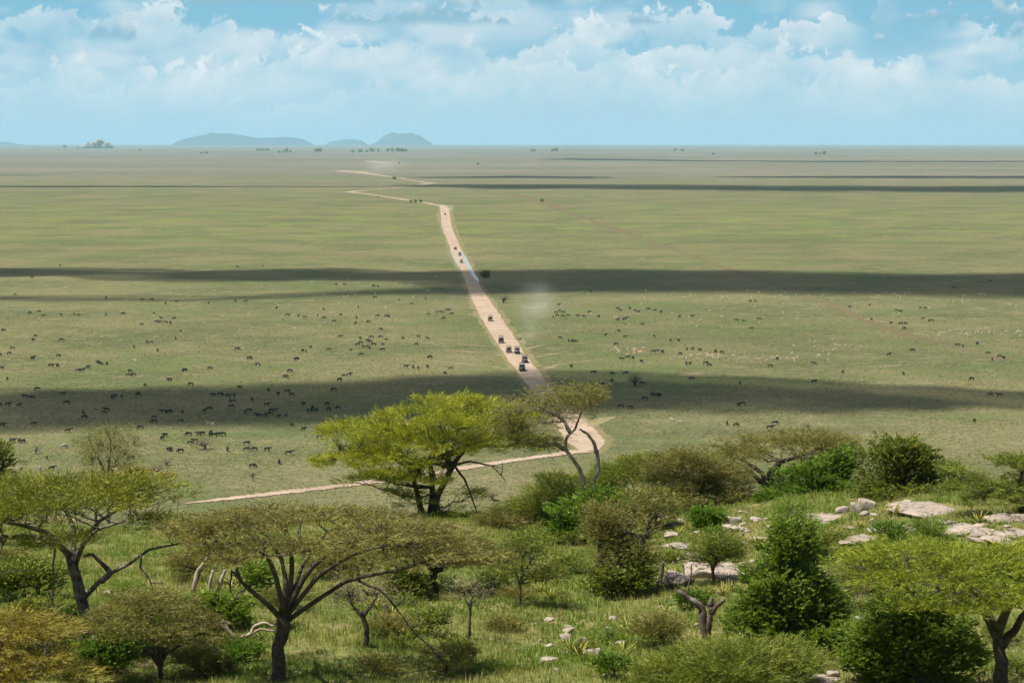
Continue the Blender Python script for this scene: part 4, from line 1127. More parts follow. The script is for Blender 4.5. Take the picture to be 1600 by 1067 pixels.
BIG = [
    ('boulder', 'pink-tinged wedge-shaped boulder, tallest of the row under the leafy bush', 1356, 796, 30, 19, .8),
    ('boulder', 'round grey boulder leaning on the pink wedge boulder', 1338, 800, 18, 17, .8),
    ('boulder', 'low cream boulder at the end of the boulder row', 1317, 800, 22, 11, .8),
    ('boulder', 'small pale boulder in front of the pink wedge boulder', 1350, 806, 18, 8, .8),
    ('boulder', 'small cream boulder below the gap in the boulder row', 1367, 808, 18, 8, .8),
    ('boulder', 'undercut grey boulder with a dark hollow beneath it', 1412, 795, 46, 14, .8),
    ('rock_slab', 'broad tilted grey rock slab above the yellow aloe', 1455, 797, 96, 13, 1.2),
    ('rock_slab', 'lower ledge of grey rock in front of the tilted slab', 1440, 806, 80, 12, .9),
    ('rock_slab', 'flat pinkish rock slab below the tilted slab', 1503, 830, 66, 12, 1.0),
    ('rock_slab', 'long grey slab beneath the drooping acacia boughs', 1560, 812, 50, 14, .9),
    ('boulder', 'grey boulder beside the long slab under the acacia', 1590, 814, 34, 15, .9),
    ('rock_slab', 'broken reddish slab in grass below the long grey slab', 1560, 846, 70, 12, 1.0),
    ('rock_slab', 'thin grey slab edging the flat pinkish slab', 1535, 834, 40, 8, .8),
    ('rock_slab', 'small pink slab sunk in grass between aloes', 1352, 845, 52, 9, .9),
    ('boulder', 'small grey rock beside the yellow aloe', 1444, 842, 16, 9, .8),
    ('rock_slab', 'large flat pink slab behind the sapling', 1125, 896, 112, 24, 1.3),
    ('rock_slab', 'pale slab edge poking out past the thicket', 1078, 872, 46, 8, 1.0),
    ('boulder', 'stacked layered rock below the domed thorn bush', 1142, 818, 28, 14, .8),
    ('boulder', 'low rock under the stacked layered rock', 1150, 828, 40, 8, .8),
    ('boulder', 'pale rock between the thorn bush and green bush', 1184, 814, 22, 8, .8),
    ('rock_slab', 'pale bare rock beside the thicket top', 1047, 840, 24, 16, 1.0),
    ('boulder', 'pale rounded rock behind the thicket', 1055, 822, 20, 9, .8),
    ('boulder', 'domed white rock, lowest of a little cairn in the grass', 884, 1000, 23, 13, .9),
    ('boulder', 'flat cream rock balanced on the domed white rock', 887, 988, 22, 8, .9),
    ('boulder', 'topmost pinkish stone of the little cairn', 887, 981, 16, 6, .9),
    ('rock_slab', 'square pale block beside the little cairn', 922, 1022, 34, 15, .8),
    ('boulder', 'white block leaning on the square pale block', 932, 1028, 16, 20, .7),
    ('boulder', 'grey stone between the cairn and the square block', 911, 1003, 20, 10, .8),
    ('boulder', 'long pale stone near the variegated aloe', 969, 1006, 19, 7, .8),
    ('boulder', 'thin pale stone above the long pale stone', 950, 982, 16, 5, .8),
    ('boulder', 'flat white stone at the lower edge of the cairn', 858, 1032, 24, 6, .8),
    ('boulder', 'small white stone alone below the cairn', 870, 1048, 13, 7, .8),
    ('rock_slab', 'reddish slab at the foot of the olive acacia scrub', 1275, 1062, 56, 12, .9),
    ('boulder', 'grey stone on the reddish slab below the scrub', 1300, 1056, 22, 10, .8),
    ('boulder', 'bare grey stone at the foot of the round green bush', 1345, 968, 20, 8, .8),
    ('boulder', 'flat grey stone beside the low green bush', 762, 921, 14, 6, .8),
    ('rock_slab', 'long pale slab in grass beneath the boulder row', 1290, 812, 60, 9, 1.0),
    ('rock_slab', 'pale broken ledge between green bush and boulder row', 1240, 806, 44, 8, 1.0),
    ('rock_slab', 'flat pale slab below the stacked layered rock', 1205, 845, 50, 9, 1.0),
    ('rock_slab', 'cream slab beside the upright thicket', 1062, 856, 36, 12, 1.0),
    ('rock_slab', 'pinkish ledge under the aloe by the tilted slab', 1400, 830, 54, 9, 1.0),
    ('rock_slab', 'grey ledge at the edge of the drooping acacia', 1590, 836, 50, 12, 1.0),
    ('rock_slab', 'reddish ledge beyond the pink slab', 1180, 882, 40, 10, 1.0),
    ('rock_slab', 'low pale ledge at the foot of the big dark bush', 1330, 985, 40, 9, 1.0),
    ('boulder', 'pale boulder behind the low forked arm', 170, 932, 15, 12, .8),
]
for k, r in enumerate(BIG):
    rock(r[0], r[1], r[2], r[3], r[4], r[5], r[6], seed=k + 1, boxy=2.2 if r[0] == 'boulder' else 3.2)
for k in range(150):
    u = rs.uniform(1020, 1600); v = rs.uniform(798, 872)
    if k % 3 == 0: u, v = rs.uniform(830, 1330), rs.uniform(950, 1066)
    if H(u, v) is None: continue
    rock('stone', f'small loose pale stone in grass near the {near(u, v)}', u, v, rs.uniform(5, 16), rs.uniform(3, 7), .8, 80 + k, group='loose stones in the grass')

# ------------------------------------------------------------------ aloes
m, nt = new_mat('aloe_leaf')
at = nt.n('ShaderNodeAttribute', attribute_name='tint')
finish(m, nt, nt.mix(at.outputs['Fac'], (0.10, 0.13, 0.03), (0.46, 0.40, 0.06)), .45, .4)
M['aloe'] = m
def aloe_mesh(seed):
    rng = np.random.default_rng(seed); mb = MB()
    for k in range(16):
        a = k * 2.4 + rng.normal(0, .2); tilt = rng.uniform(.25, 1.0); L = rng.uniform(.5, .85)
        P = []; W = []
        for t in np.linspace(0, 1, 5):
            r = L * (tilt * t + .15 * t * t); P.append([r * math.cos(a), r * math.sin(a), L * (1.1 - .5 * tilt) * t - .1 * tilt * t * t]); W.append(.055 * (1 - t) ** .7 + .004)
        P = np.array(P); sd = np.array([-math.sin(a), math.cos(a), 0]); W = np.array(W)[:, None]
        V = np.vstack([P - sd * W, P + sd * W, P - np.array([0, 0, .02])])
        q = []
        for i in range(4):
            q += [[i, i + 1, 5 + i + 1, 5 + i], [5 + i, 5 + i + 1, 10 + i + 1, 10 + i], [10 + i, 10 + i + 1, i + 1, i]]
        mb.add(V, q, tint=np.tile(np.linspace(.25, 1, 5), 3) * rng.uniform(.7, 1.05))
    return mb.mesh('aloe', True)
AL = [aloe_mesh(k) for k in range(3)]
for me in AL: me.materials.append(M['aloe'])
spots = [(985, 990, 1.1), (997, 984, .9), (893, 1018, 1), (905, 1026, 1), (975, 1020, 1), (1396, 806, 1.3), (1440, 848, 1.0), (1425, 850, .8), (1530, 818, 1.1), (1075, 830, 1), (1060, 835, .9), (1085, 842, .8), (1195, 856, 1), (1130, 930, 1), (1142, 924, .9), (980, 770, 0), (860, 938, 1), (845, 925, .9), (870, 915, .8), (1040, 960, .9), (1050, 905, 1), (375, 920, 1.2), (362, 925, 1.1), (388, 915, 1), (615, 968, 1.1), (622, 974, 1), (60, 890, .9), (775, 905, .9), (790, 915, .9), (700, 1000, .7), (1110, 1015, 1), (1090, 1012, .9), (1180, 850, .9), (1308, 842, .8), (1345, 826, .9), (590, 950, .9), (1005, 900, .8), (868, 880, .9), (842, 892, .8), (1020, 870, .8)]
for k, (u, v, sc) in enumerate(spots):
    p = H(u, v)
    if p is None or sc == 0: continue
    o = link('aloe_plant', AL[k % 3])
    o.location = p - np.array([0, 0, .03]); o.scale = (sc * .95,) * 3; o.rotation_euler = (0, 0, k * 1.7)
    tag(o, f'spiky yellow-green aloe rosette near the {near(u, v)}', 'aloe', 'aloe rosettes on the hillside')

# ------------------------------------------------------------------ grass on the hillside
def grass(name, n, hmin, hmax, wdt, mat, seed, blades, fld, lo, hi, ylo=72, yhi=166):
    rng = np.random.default_rng(seed)
    y = ylo + (yhi - ylo) * rng.uniform(0, 1, n); x = rng.uniform(-1, 1, n) * (0.24 * y + 4)
    f = np.array([mnoise.noise(Vector((a * fld, b * fld, seed))) for a, b in zip(x, y)])
    keep = (f > lo) & (f < hi)
    for rx_, ry_, ra_, rb_ in ROCKS:
        keep &= ((x - rx_) / ra_) ** 2 + ((y - ry_ + .3) / rb_) ** 2 > 1
    x, y, f = x[keep], y[keep], f[keep]; n = len(x)
    z = hill_z(x, y) - 0.03
    hgt = rng.uniform(hmin, hmax, n) * (1 + .5 * f)
    tn = np.clip(.5 + .9 * f + rng.normal(0, .18, n), 0, 1)
    Vs, Ts = [], []
    for k in range(blades):
        a = rng.uniform(0, 2 * np.pi, n); lean = rng.uniform(.1, .75, n)
        bx = x + rng.normal(0, .09, n); by = y + rng.normal(0, .09, n)
        h = hgt * rng.uniform(.6, 1.15, n)
        tip = np.stack([bx + np.cos(a) * lean * h, by + np.sin(a) * lean * h, z + h * np.sqrt(1 - .5 * lean ** 2)], 1)
        ww = wdt * rng.uniform(.6, 1.4, n)
        sdx, sdy = -np.sin(a) * ww, np.cos(a) * ww
        b0 = np.stack([bx + sdx, by + sdy, z], 1); b1 = np.stack([bx - sdx, by - sdy, z], 1)
        Vs.append(np.stack([b0, b1, tip], 1).reshape(-1, 3)); Ts.append(np.repeat(np.clip(tn + rng.normal(0, .12, n), 0, 1), 3))
    V = np.vstack(Vs); T = np.arange(len(V)).reshape(-1, 3)
    return tag(link(name, np_mesh(name, V, [T], np.concatenate(Ts)), mat), {'grass': 'green and straw-coloured bunch grass over the hillside'}.get(name, 'low broad-leaved green herbs in patches on the hillside'), 'grass', kind='stuff')
M['grass'] = mat_leaf('grass_blade', (0.110, 0.170, 0.020), (0.310, 0.300, 0.075), .32)
M['herb'] = mat_leaf('herb_leaf', (0.100, 0.170, 0.020), (0.200, 0.290, 0.032), .35)
grass('grass', 85000, .16, .42, .018, M['grass'], 31, 5, .28, -1, 1)
grass('herbs', 60000, .12, .30, .045, M['herb'], 47, 4, .16, .04, 1)

def plain_tufts(n, seed):
    rng = np.random.default_rng(seed)
    y = 455 + 560 * rng.uniform(0, 1, n) ** 1.15; x = rng.uniform(-1, 1, n) * (0.235 * y + 8)
    f = np.array([mnoise.fractal(Vector((a * .035, b * .035, 3.0)), .8, 2.2, 4) for a, b in zip(x, y)])
    keep = f + rng.normal(0, .35, n) > -.15
    cxy = np.array([(plain_pt(*a)[:2] + plain_pt(*b)[:2]) / 2 for a, b in zip(RL, RR)])
    cxy = resample(cxy, 260)
    cxy = cxy[cxy[:, 1] < 1060]
    for c in cxy:
        keep &= (x - c[0]) ** 2 + (y - c[1]) ** 2 > 5.5 ** 2
    x, y, f = x[keep], y[keep], f[keep]; n = len(x)
    Vs, Ts = [], []
    tn = np.clip(.45 - .5 * f + rng.normal(0, .22, n), 0, 1)
    for k in range(2):
        a = rng.uniform(0, np.pi, n); wd = rng.uniform(.08, .30, n); h = rng.uniform(.06, .20, n)
        dx, dy = np.cos(a) * wd, np.sin(a) * wd
        Vs.append(np.stack([np.stack([x - dx, y - dy, 0 * x], 1), np.stack([x + dx, y + dy, 0 * x], 1), np.stack([x + rng.normal(0, .15, n), y + rng.normal(0, .15, n), h], 1)], 1).reshape(-1, 3)); Ts.append(np.repeat(tn, 3))
    V = np.vstack(Vs)
    tag(link('plain_grass', np_mesh('plain_grass', V, [np.arange(len(V)).reshape(-1, 3)], np.concatenate(Ts)), M['tuft']), 'short bunch grass tufts over the near plain', 'grass', kind='stuff')
M['tuft'] = mat_leaf('tuft_blade', (0.105, 0.118, 0.036), (0.270, 0.232, 0.100), .3)
plain_tufts(150000, 5)

# ------------------------------------------------------------------ animals
def skin_mesh(name, J, E, mats, sub=1):
    """J: {joint: (x, y, z, rx[, rz])}, E: edges; grown with a Skin modifier into one continuous body"""
    keys = list(J)
    me = bpy.data.meshes.new(name + '_skeleton')
    me.from_pydata([J[k][:3] for k in keys], [(keys.index(a), keys.index(b)) for a, b in E], [])
    ob = bpy.data.objects.new(name, me); COL.objects.link(ob)
    md = ob.modifiers.new('skin', 'SKIN')
    md.use_smooth_shade = True
    for i, k in enumerate(keys):
        r = J[k][3]; r2 = J[k][4] if len(J[k]) > 4 else r
        sv = me.skin_vertices[0].data[i]
        sv.radius = (r, r2); sv.use_root = (i == 0)
    sb = ob.modifiers.new('sub', 'SUBSURF'); sb.levels = sub; sb.render_levels = sub
    dg = bpy.context.evaluated_depsgraph_get()
    out = bpy.data.meshes.new_from_object(ob.evaluated_get(dg))
    out.name = name
    bpy.data.objects.remove(ob); bpy.data.meshes.remove(me)
    out.materials.clear()
    for m_ in mats: out.materials.append(m_)
    return out

def quad_joints(kind, graze):
    if kind == 'wildebeest':
        J = {'pelvis': (-.72, 0, 1.08, .24), 'belly': (-.15, 0, 1.00, .29), 'chest': (.42, 0, 1.06, .33), 'withers': (.66, 0, 1.18, .25)}
        if graze:
            J.update(neck=(.98, 0, .86, .17), head=(1.20, 0, .48, .13), muzzle=(1.32, 0, .16, .085))
            J.update(hl=(1.16, .20, .60, .03), hr=(1.16, -.20, .60, .03), hl2=(1.24, .28, .72, .018), hr2=(1.24, -.28, .72, .018))
        else:
            J.update(neck=(.98, 0, 1.25, .18), head=(1.26, 0, 1.22, .14), muzzle=(1.48, 0, .92, .085))
            J.update(hl=(1.20, .20, 1.34, .03), hr=(1.20, -.20, 1.34, .03), hl2=(1.26, .28, 1.48, .018), hr2=(1.26, -.28, 1.48, .018))
        J.update(tail=(-.98, 0, 1.08, .04), tail2=(-1.06, 0, .70, .05), tail3=(-1.04, 0, .38, .04))
        lw, k = .06, 1.0
    elif kind == 'zebra':
        J = {'pelvis': (-.65, 0, 1.05, .27), 'belly': (-.1, 0, 1.00, .30), 'chest': (.45, 0, 1.03, .30), 'withers': (.62, 0, 1.12, .24)}
        if graze: J.update(neck=(.95, 0, .85, .16), head=(1.18, 0, .45, .13), muzzle=(1.28, 0, .14, .08))
        else: J.update(neck=(.92, 0, 1.42, .16), head=(1.12, 0, 1.60, .13), muzzle=(1.40, 0, 1.40, .08))
        hz_ = J['head'][2]
        J.update(hl=(J['head'][0] - .08, .10, hz_ + .16, .03), hr=(J['head'][0] - .08, -.10, hz_ + .16, .03), hl2=(J['head'][0] - .08, .11, hz_ + .24, .02), hr2=(J['head'][0] - .08, -.11, hz_ + .24, .02))
        J.update(tail=(-.90, 0, 1.05, .04), tail2=(-.98, 0, .75, .03), tail3=(-.98, 0, .5, .03))
        lw = .06
    else:
        J = {'pelvis': (-.50, 0, .88, .17), 'belly': (-.1, 0, .82, .19), 'chest': (.30, 0, .82, .19), 'withers': (.42, 0, .90, .15)}
        if graze: J.update(neck=(.66, 0, .62, .08), head=(.82, 0, .30, .075), muzzle=(.90, 0, .10, .045))
        else: J.update(neck=(.60, 0, 1.15, .08), head=(.72, 0, 1.34, .075), muzzle=(.90, 0, 1.26, .045))
        hx_, hz_ = J['head'][0], J['head'][2]
        J.update(hl=(hx_ - .04, .05, hz_ + .14, .02), hr=(hx_ - .04, -.05, hz_ + .14, .02), hl2=(hx_ - .14, .08, hz_ + .42, .012), hr2=(hx_ - .14, -.08, hz_ + .42, .012))
        J.update(tail=(-.66, 0, .88, .03), tail2=(-.72, 0, .72, .02), tail3=(-.72, 0, .62, .015))
        lw = .035
    px, cx = J['pelvis'][0], J['chest'][0]
    hz_ = J['pelvis'][2]
    for s_, y in (('l', 1), ('r', -1)):
        w_ = J['chest'][3] * .52
        J['fs' + s_] = (cx + .10, y * w_, hz_ * .66, lw * 1.9); J['fk' + s_] = (cx + .12, y * w_, hz_ * .36, lw); J['ff' + s_] = (cx + .10, y * w_, .03, lw * 1.05)
        J['hs' + s_] = (px + .08, y * w_, hz_ * .70, lw * 2.5); J['hk' + s_] = (px - .10, y * w_, hz_ * .42, lw * 1.15); J['hf' + s_] = (px - .02, y * w_, .03, lw * 1.05)
    E = [('pelvis', 'belly'), ('belly', 'chest'), ('chest', 'withers'), ('withers', 'neck'), ('neck', 'head'), ('head', 'muzzle'), ('pelvis', 'tail'), ('tail', 'tail2'), ('tail2', 'tail3')]
    E += [('head', 'hl'), ('hl', 'hl2'), ('head', 'hr'), ('hr', 'hr2')]
    for s_ in 'lr':
        E += [('chest', 'fs' + s_), ('fs' + s_, 'fk' + s_), ('fk' + s_, 'ff' + s_), ('pelvis', 'hs' + s_), ('hs' + s_, 'hk' + s_), ('hk' + s_, 'hf' + s_)]
    return J, E

M['gnu'] = mat_noise('wildebeest_hide', (0.018, 0.016, 0.015), (0.038, 0.032, 0.028), 2.0, rough=.7, bump=0)
def mat_two_tone(name, top, belly, z0, z1):
    m_, nt_ = new_mat(name)
    co_ = nt_.n('ShaderNodeTexCoord').outputs['Object']
    z_ = nt_.sep(co_)[2]
    return finish(m_, nt_, nt_.mix(nt_.step(z_, z0, z1), belly, top), .8, .2)
M['gaz'] = mat_two_tone('gazelle_hide', (0.50, 0.35, 0.22), (0.72, 0.66, 0.56), .70, .82)
m, nt = new_mat('zebra_hide')
wv = nt.n('ShaderNodeTexWave', wave_type='BANDS', bands_direction='X')
nt.put(wv.inputs['Vector'], nt.n('ShaderNodeTexCoord').outputs['Object'])
wv.inputs['Scale'].default_value = 2.6; wv.inputs['Distortion'].default_value = 2.0
M['zeb'] = finish(m, nt, nt.mix(nt.step(wv.outputs['Fac'], .45, .55), (0.55, 0.48, 0.40), (0.09, 0.075, 0.06)), .8, .2)
BODY = {}
for kd, mt in (('wildebeest', 'gnu'), ('gazelle', 'gaz'), ('zebra', 'zeb')):
    for g in (0, 1):
        BODY[kd, g] = skin_mesh(kd, *quad_joints(kd, g), [M[mt]])

def zone(u, v):
    def at(L): return np.interp(u, [p[0] for p in L], [p[1] for p in L])
    t1, b1 = at(S1_TOP), at(S1_BOT); t2, b2 = at(S2_TOP), at(S2_BOT)
    if v > b1 - 1: return 'on sunlit grass nearest the hill'
    if v > t1 + 1: return 'in the cloud shadow nearer the hill'
    if v > b2: return 'on sunlit grass between two cloud shadows'
    if v > t2: return 'in the cloud shadow beside the puddle'
    return 'on far sunlit grass beyond the puddle'
def side(u, v):
    cx = np.interp(v, [p[1] for p in RL], [p[0] for p in RL])
    return 'dust-plume side of road' if u > cx else 'opposite the dust plume'
ra = np.random.default_rng(77)
PENDING = []
def animal(kd, u, v, graze=None, yaw=None):
    g = int(ra.uniform() < .68) if graze is None else graze
    a = (0 if ra.uniform() < .5 else math.pi) + ra.normal(0, .9) if yaw is None else yaw
    PENDING.append((v, u, kd, g, a, ra.uniform(.78, .96) if kd == 'wildebeest' else ra.uniform(.75, 1.0)))

def release_animals(limit=300):
    count = {}; rest = {}
    for v, u, kd, g, a, sc in sorted(PENDING, reverse=True):
        count[kd] = count.get(kd, 0) + 1
        p = plain_pt(u, v)
        if count[kd] > limit:
            rest.setdefault(kd, []).append((p, g, a, sc)); continue
        o = link(kd, BODY[kd, g])
        o.location = p; o.scale = (sc,) * 3; o.rotation_euler = (0, 0, a)
        adj = {'wildebeest': 'dark wildebeest', 'gazelle': 'tan gazelle', 'zebra': 'striped zebra'}[kd]
        tag(o, f"{adj} {'grazing' if g else 'standing'} {zone(u, v)}, {side(u, v)}", kd,
            {'wildebeest': 'wildebeest herd on the plain', 'gazelle': 'gazelles on the plain', 'zebra': 'zebras among the wildebeest'}[kd])
    for kd, L in rest.items():
        mb = MB()
        for p, g, a, sc in L:
            me = BODY[kd, g]
            co = np.empty(len(me.vertices) * 3); me.vertices.foreach_get('co', co); co = co.reshape(-1, 3) * sc
            c, s_ = math.cos(a), math.sin(a)
            co = np.stack([co[:, 0] * c - co[:, 1] * s_, co[:, 0] * s_ + co[:, 1] * c, co[:, 2]], 1) + p
            mb.add(co, [list(q.vertices) for q in me.polygons if len(q.vertices) == 4], [list(q.vertices) for q in me.polygons if len(q.vertices) == 3])
        tag(mb.build(kd + '_herd', BODY[kd, 0].materials[0], smooth=True), f'most distant {kd} of the herd, tiny specks on the plain', kd, kind='stuff')

def herd(org, scl, pts, kd):
    for (x, y) in pts:
        animal(kd, org[0] + x / scl, org[1] + y / scl + 1.2)
herd((0, 560), 5.926, [(303, 5), (15, 92), (475, 68), (533, 70), (815, 85), (905, 38), (937, 53), (990, 52), (725, 117), (765, 117), (1205, 122), (1240, 157), (1190, 165), (68, 193), (348, 291), (582, 335), (232, 360), (297, 372), (75, 437), (178, 441), (3, 437), (615, 420), (1070, 350), (1045, 368), (1125, 362), (1275, 340), (1342, 254), (1570, 203), (773, 512), (783, 552), (965, 507), (985, 484), (25, 625), (310, 612), (630, 680), (1430, 555), (1424, 596), (1512, 503), (1567, 503), (1300, 650), (1500, 750), (1528, 722), (1570, 852), (180, 775), (215, 778), (433, 930), (480, 1028), (120, 772), (1440, 1052), (1215, 930)], 'wildebeest')
herd((260, 560), 5.926, [(770, 3), (1145, 122), (1100, 175), (225, 248), (30, 202), (680, 277), (945, 297), (1035, 338), (1120, 314), (1160, 340), (437, 345), (500, 340), (570, 352), (630, 350), (590, 395), (620, 405), (795, 390), (600, 455), (930, 435), (25, 503), (147, 503), (352, 492), (395, 474), (765, 490), (728, 508), (830, 532), (870, 538), (920, 530), (960, 522), (970, 490), (1005, 487), (1110, 533), (1040, 543), (130, 590), (1165, 622), (1270, 662), (205, 712), (300, 708), (330, 706), (405, 702), (440, 722), (475, 710), (525, 712), (565, 852), (742, 852), (815, 850), (935, 855), (1135, 888), (743, 797), (1310, 490), (1352, 462), (1355, 490), (1393, 482), (1500, 480), (1490, 427), (1270, 428), (1550, 298), (1590, 465), (28, 852), (130, 868), (800, 1008), (1045, 970), (410, 700), (1205, 10), (170, 117), (1420, 740), (265, 775), (220, 790)], 'wildebeest')
herd((0, 400), 4.444, [(417, 65), (225, 150), (105, 270), (738, 292), (987, 308), (1052, 306), (1225, 317), (1150, 332), (1448, 328), (205, 397), (302, 417), (424, 411), (517, 407), (548, 412), (853, 404), (1070, 398), (1120, 434), (1210, 434), (1087, 460), (1115, 461), (1155, 464), (1185, 466), (983, 478), (25, 520), (1254, 522), (245, 558), (232, 587), (430, 587), (1020, 600), (1050, 603), (1220, 576), (930, 635), (1095, 660), (87, 645), (62, 680), (5, 688), (405, 697), (227, 710), (355, 763), (400, 765), (612, 775), (680, 740), (700, 750), (743, 750), (1283, 795), (1460, 783), (735, 410), (270, 388)], 'wildebeest')
herd((350, 400), 4.444, [(95, 75), (270, 70), (1048, 290), (1215, 305), (1300, 335), (1400, 297), (78, 313), (150, 317), (365, 362), (690, 370), (932, 357), (1040, 210), (1070, 213), (838, 200), (775, 200), (517, 418), (415, 442), (558, 428), (440, 412), (650, 412), (698, 432), (812, 410), (920, 430), (1065, 420), (1127, 420), (1147, 420), (1420, 405), (1522, 435), (1545, 378), (1565, 376), (1480, 392), (1515, 394), (1580, 405), (763, 457), (915, 467), (1003, 460), (1088, 512), (945, 573), (1025, 568), (995, 590), (1015, 598), (1088, 565), (1128, 583), (930, 620), (950, 608), (965, 630), (990, 633), (1010, 640), (1040, 617), (1105, 617), (1100, 655), (1245, 573), (1350, 565), (1415, 575), (880, 656), (727, 653), (600, 635), (545, 662), (570, 665), (92, 650), (175, 712), (505, 720), (235, 760), (805, 565), (953, 690), (1265, 773), (1313, 775), (1347, 783), (1412, 772), (1578, 785), (1537, 818), (870, 828), (835, 835), (800, 866), (458, 800), (428, 843), (1335, 617), (1430, 708)], 'wildebeest')
herd((820, 420), 4.0, [(580, 250), (597, 260), (657, 250), (688, 262), (710, 270), (770, 255), (810, 264), (850, 273), (195, 275), (220, 267), (240, 275), (178, 304), (203, 293), (240, 300), (272, 294), (330, 296), (370, 300), (405, 273), (460, 300), (580, 320), (622, 318), (643, 308), (737, 348), (967, 302), (1043, 300), (505, 415), (590, 393), (627, 427), (808, 423), (572, 475), (222, 435), (275, 452), (300, 455), (320, 457), (910, 452), (960, 450), (800, 520), (825, 518), (860, 522), (970, 535), (1013, 505), (1048, 505), (1093, 510), (1190, 520), (1234, 525), (605, 567), (645, 558), (675, 560), (730, 583), (1010, 595), (1032, 595), (1130, 595), (1152, 606), (290, 615), (427, 652), (550, 660), (628, 655), (488, 726), (543, 706), (1043, 692), (1345, 720), (735, 722), (1578, 566), (1533, 612), (1415, 374), (1465, 316), (1325, 324), (1370, 328), (1410, 203), (1440, 203), (410, 145), (215, 228), (805, 790), (838, 792)], 'wildebeest')
herd((1200, 420), 4.0, [(757, 540), (904, 513), (288, 596), (468, 648), (288, 708), (847, 660), (1273, 694), (1185, 480), (1218, 484), (1378, 530), (1450, 552), (1475, 560), (1402, 572), (850, 377), (1310, 472), (1388, 790), (1446, 797), (968, 314), (770, 340), (830, 345), (860, 345), (805, 262), (830, 266), (950, 245), (980, 247), (512, 240), (635, 228), (647, 318), (1003, 325), (1025, 327), (1165, 122), (1385, 78)], 'wildebeest')
herd((900, 570), 4.0, [(1040, 250), (1015, 252), (1243, 372), (1213, 400), (1000, 383), (1070, 455), (1100, 450), (1220, 436), (337, 272), (280, 265), (433, 217), (485, 190), (516, 192), (1490, 108)], 'wildebeest')
animal('wildebeest', 1522, 660); animal('wildebeest', 775, 787, 0, math.pi)
animal('wildebeest', 946 + 190, 664, 0, 1.4)
herd((900, 570), 4.0, [(600, 352), (655, 366)], 'zebra')
herd((0, 560), 5.926, [(590, 830), (372, 1030)], 'zebra')
herd((260, 560), 5.926, [(385, 608), (430, 620), (845, 213), (900, 213), (1235, 30), (1275, 35), (850, 66)], 'gazelle')
gz = []
for _ in range(44): gz.append((ra.uniform(1065, 1300), ra.normal(560, 3.5) - .004 * 0))
for _ in range(26): gz.append((ra.uniform(1465, 1600), ra.normal(522, 2.5)))
for _ in range(16): gz.append((ra.uniform(1240, 1350), ra.normal(540, 6)))
for _ in range(20): gz.append((ra.uniform(955, 1010), ra.normal(550, 3)))
for _ in range(26): gz.append((ra.uniform(1250, 1600), ra.normal(481, 7)))
for _ in range(26): gz.append((ra.uniform(420, 700), ra.normal(470, 14)))
for _ in range(20): gz.append((ra.uniform(20, 420), ra.normal(505, 40)))
for _ in range(40): gz.append((ra.uniform(960, 1600), ra.normal(463, 3)))
for _ in range(40): gz.append((ra.uniform(830, 1250), ra.normal(490, 16)))
for _ in range(30): gz.append((ra.uniform(0, 700), ra.normal(480, 30)))
for u, v in gz: animal('gazelle', u, v)

release_animals()

# ------------------------------------------------------------------ small trees and shrubs out on the plain
def plain_tree(name, label, cat, u, v, lobes, leaf, style, n, tw, seed, dens=1.0, size=1.0, bark='twig', **kw):
    return tree(name, label, cat, plain_pt(u, v), lobes, leaf, style, n, tw=tw, seed=seed, dens=dens, size=size, bark=bark, twig_r=.02, limb_w=.6, **kw)
plain_tree('thorn_shrub', 'pink-grey bare thorn shrub with a thick stem, wildebeest around it', 'shrub', 320, 702, [(318, 689, 13, 6)], 'dry', 'twiggy', 30, 4, 401, 1.6, 1.3)
plain_tree('thorn_shrub', 'flat-topped pinkish bare thorn shrub casting a dark shadow on the plain', 'shrub', 210, 696, [(212, 684, 9, 4)], 'dry', 'twiggy', 16, 3, 402, 1.4, 1.2)
plain_tree('thorn_shrub', 'small red-brown thorn shrub near the end of the tree line', 'shrub', 56, 709, [(58, 698, 6, 4)], 'dry', 'twiggy', 9, 2.5, 403, 1.2)
plain_tree('thorn_shrub', 'low grey thorn shrub beside the half-bare weeping tree', 'shrub', 245, 740, [(245, 730, 12, 6, 0, 'full')], 'dry', 'twiggy', 22, 3, 404, 1.4, 1.2)
plain_tree('thorn_shrub', 'pale grey thorn shrub behind another low shrub', 'shrub', 260, 727, [(260, 720, 9, 4, 0, 'full')], 'dry', 'twiggy', 14, 3, 405, 1.3, 1.2)
plain_tree('plain_tree', 'dark purplish bare tree standing in the cloud shadow', 'tree', 992, 604, [(992, 592, 9, 7, 0, 'full')], 'dry', 'twiggy', 40, 4, 406, 2, 1.2, 'bark_dark')
plain_tree('plain_bush', 'round dark bush beside the puddle in cloud shadow', 'bush', 758, 434, [(758, 429, 6, 4, 0, 'full')], 'deep', 'broad', 40, 3, 407, 2, 2.2)
plain_tree('plain_tree', 'small brown tree just past the cloud shadow by the road', 'tree', 787, 474, [(788, 465, 5.5, 3)], 'dry', 'twiggy', 18, 2.5, 408, 2, 1.6, 'bark_dark')
plain_tree('thorn_shrub', 'dry brown shrub on the roadside verge near the dust plume', 'shrub', 812, 531, [(812, 529, 6, 2.5, 0, 'full')], 'dry', 'twiggy', 16, 2, 409, 1.5, 1.2)
plain_tree('thorn_shrub', 'brown twiggy shrub just behind the wide flat olive acacia', 'shrub', 1262, 672, [(1261, 663, 7, 4)], 'dry', 'twiggy', 14, 2.5, 410, 1.4)
plain_tree('thorn_shrub', 'leafless dead shrub beyond the side road bank', 'shrub', 395, 748, [(395, 740, 9, 4, 0, 'full')], 'dry', 'twiggy', 12, 2, 411, 1.0)
plain_tree('thorn_shrub', 'pale shrub where the lone wildebeest stands below the layered acacia', 'shrub', 770, 781, [(770, 772, 10, 5)], 'dry', 'twiggy', 16, 2.5, 412, 1.4)
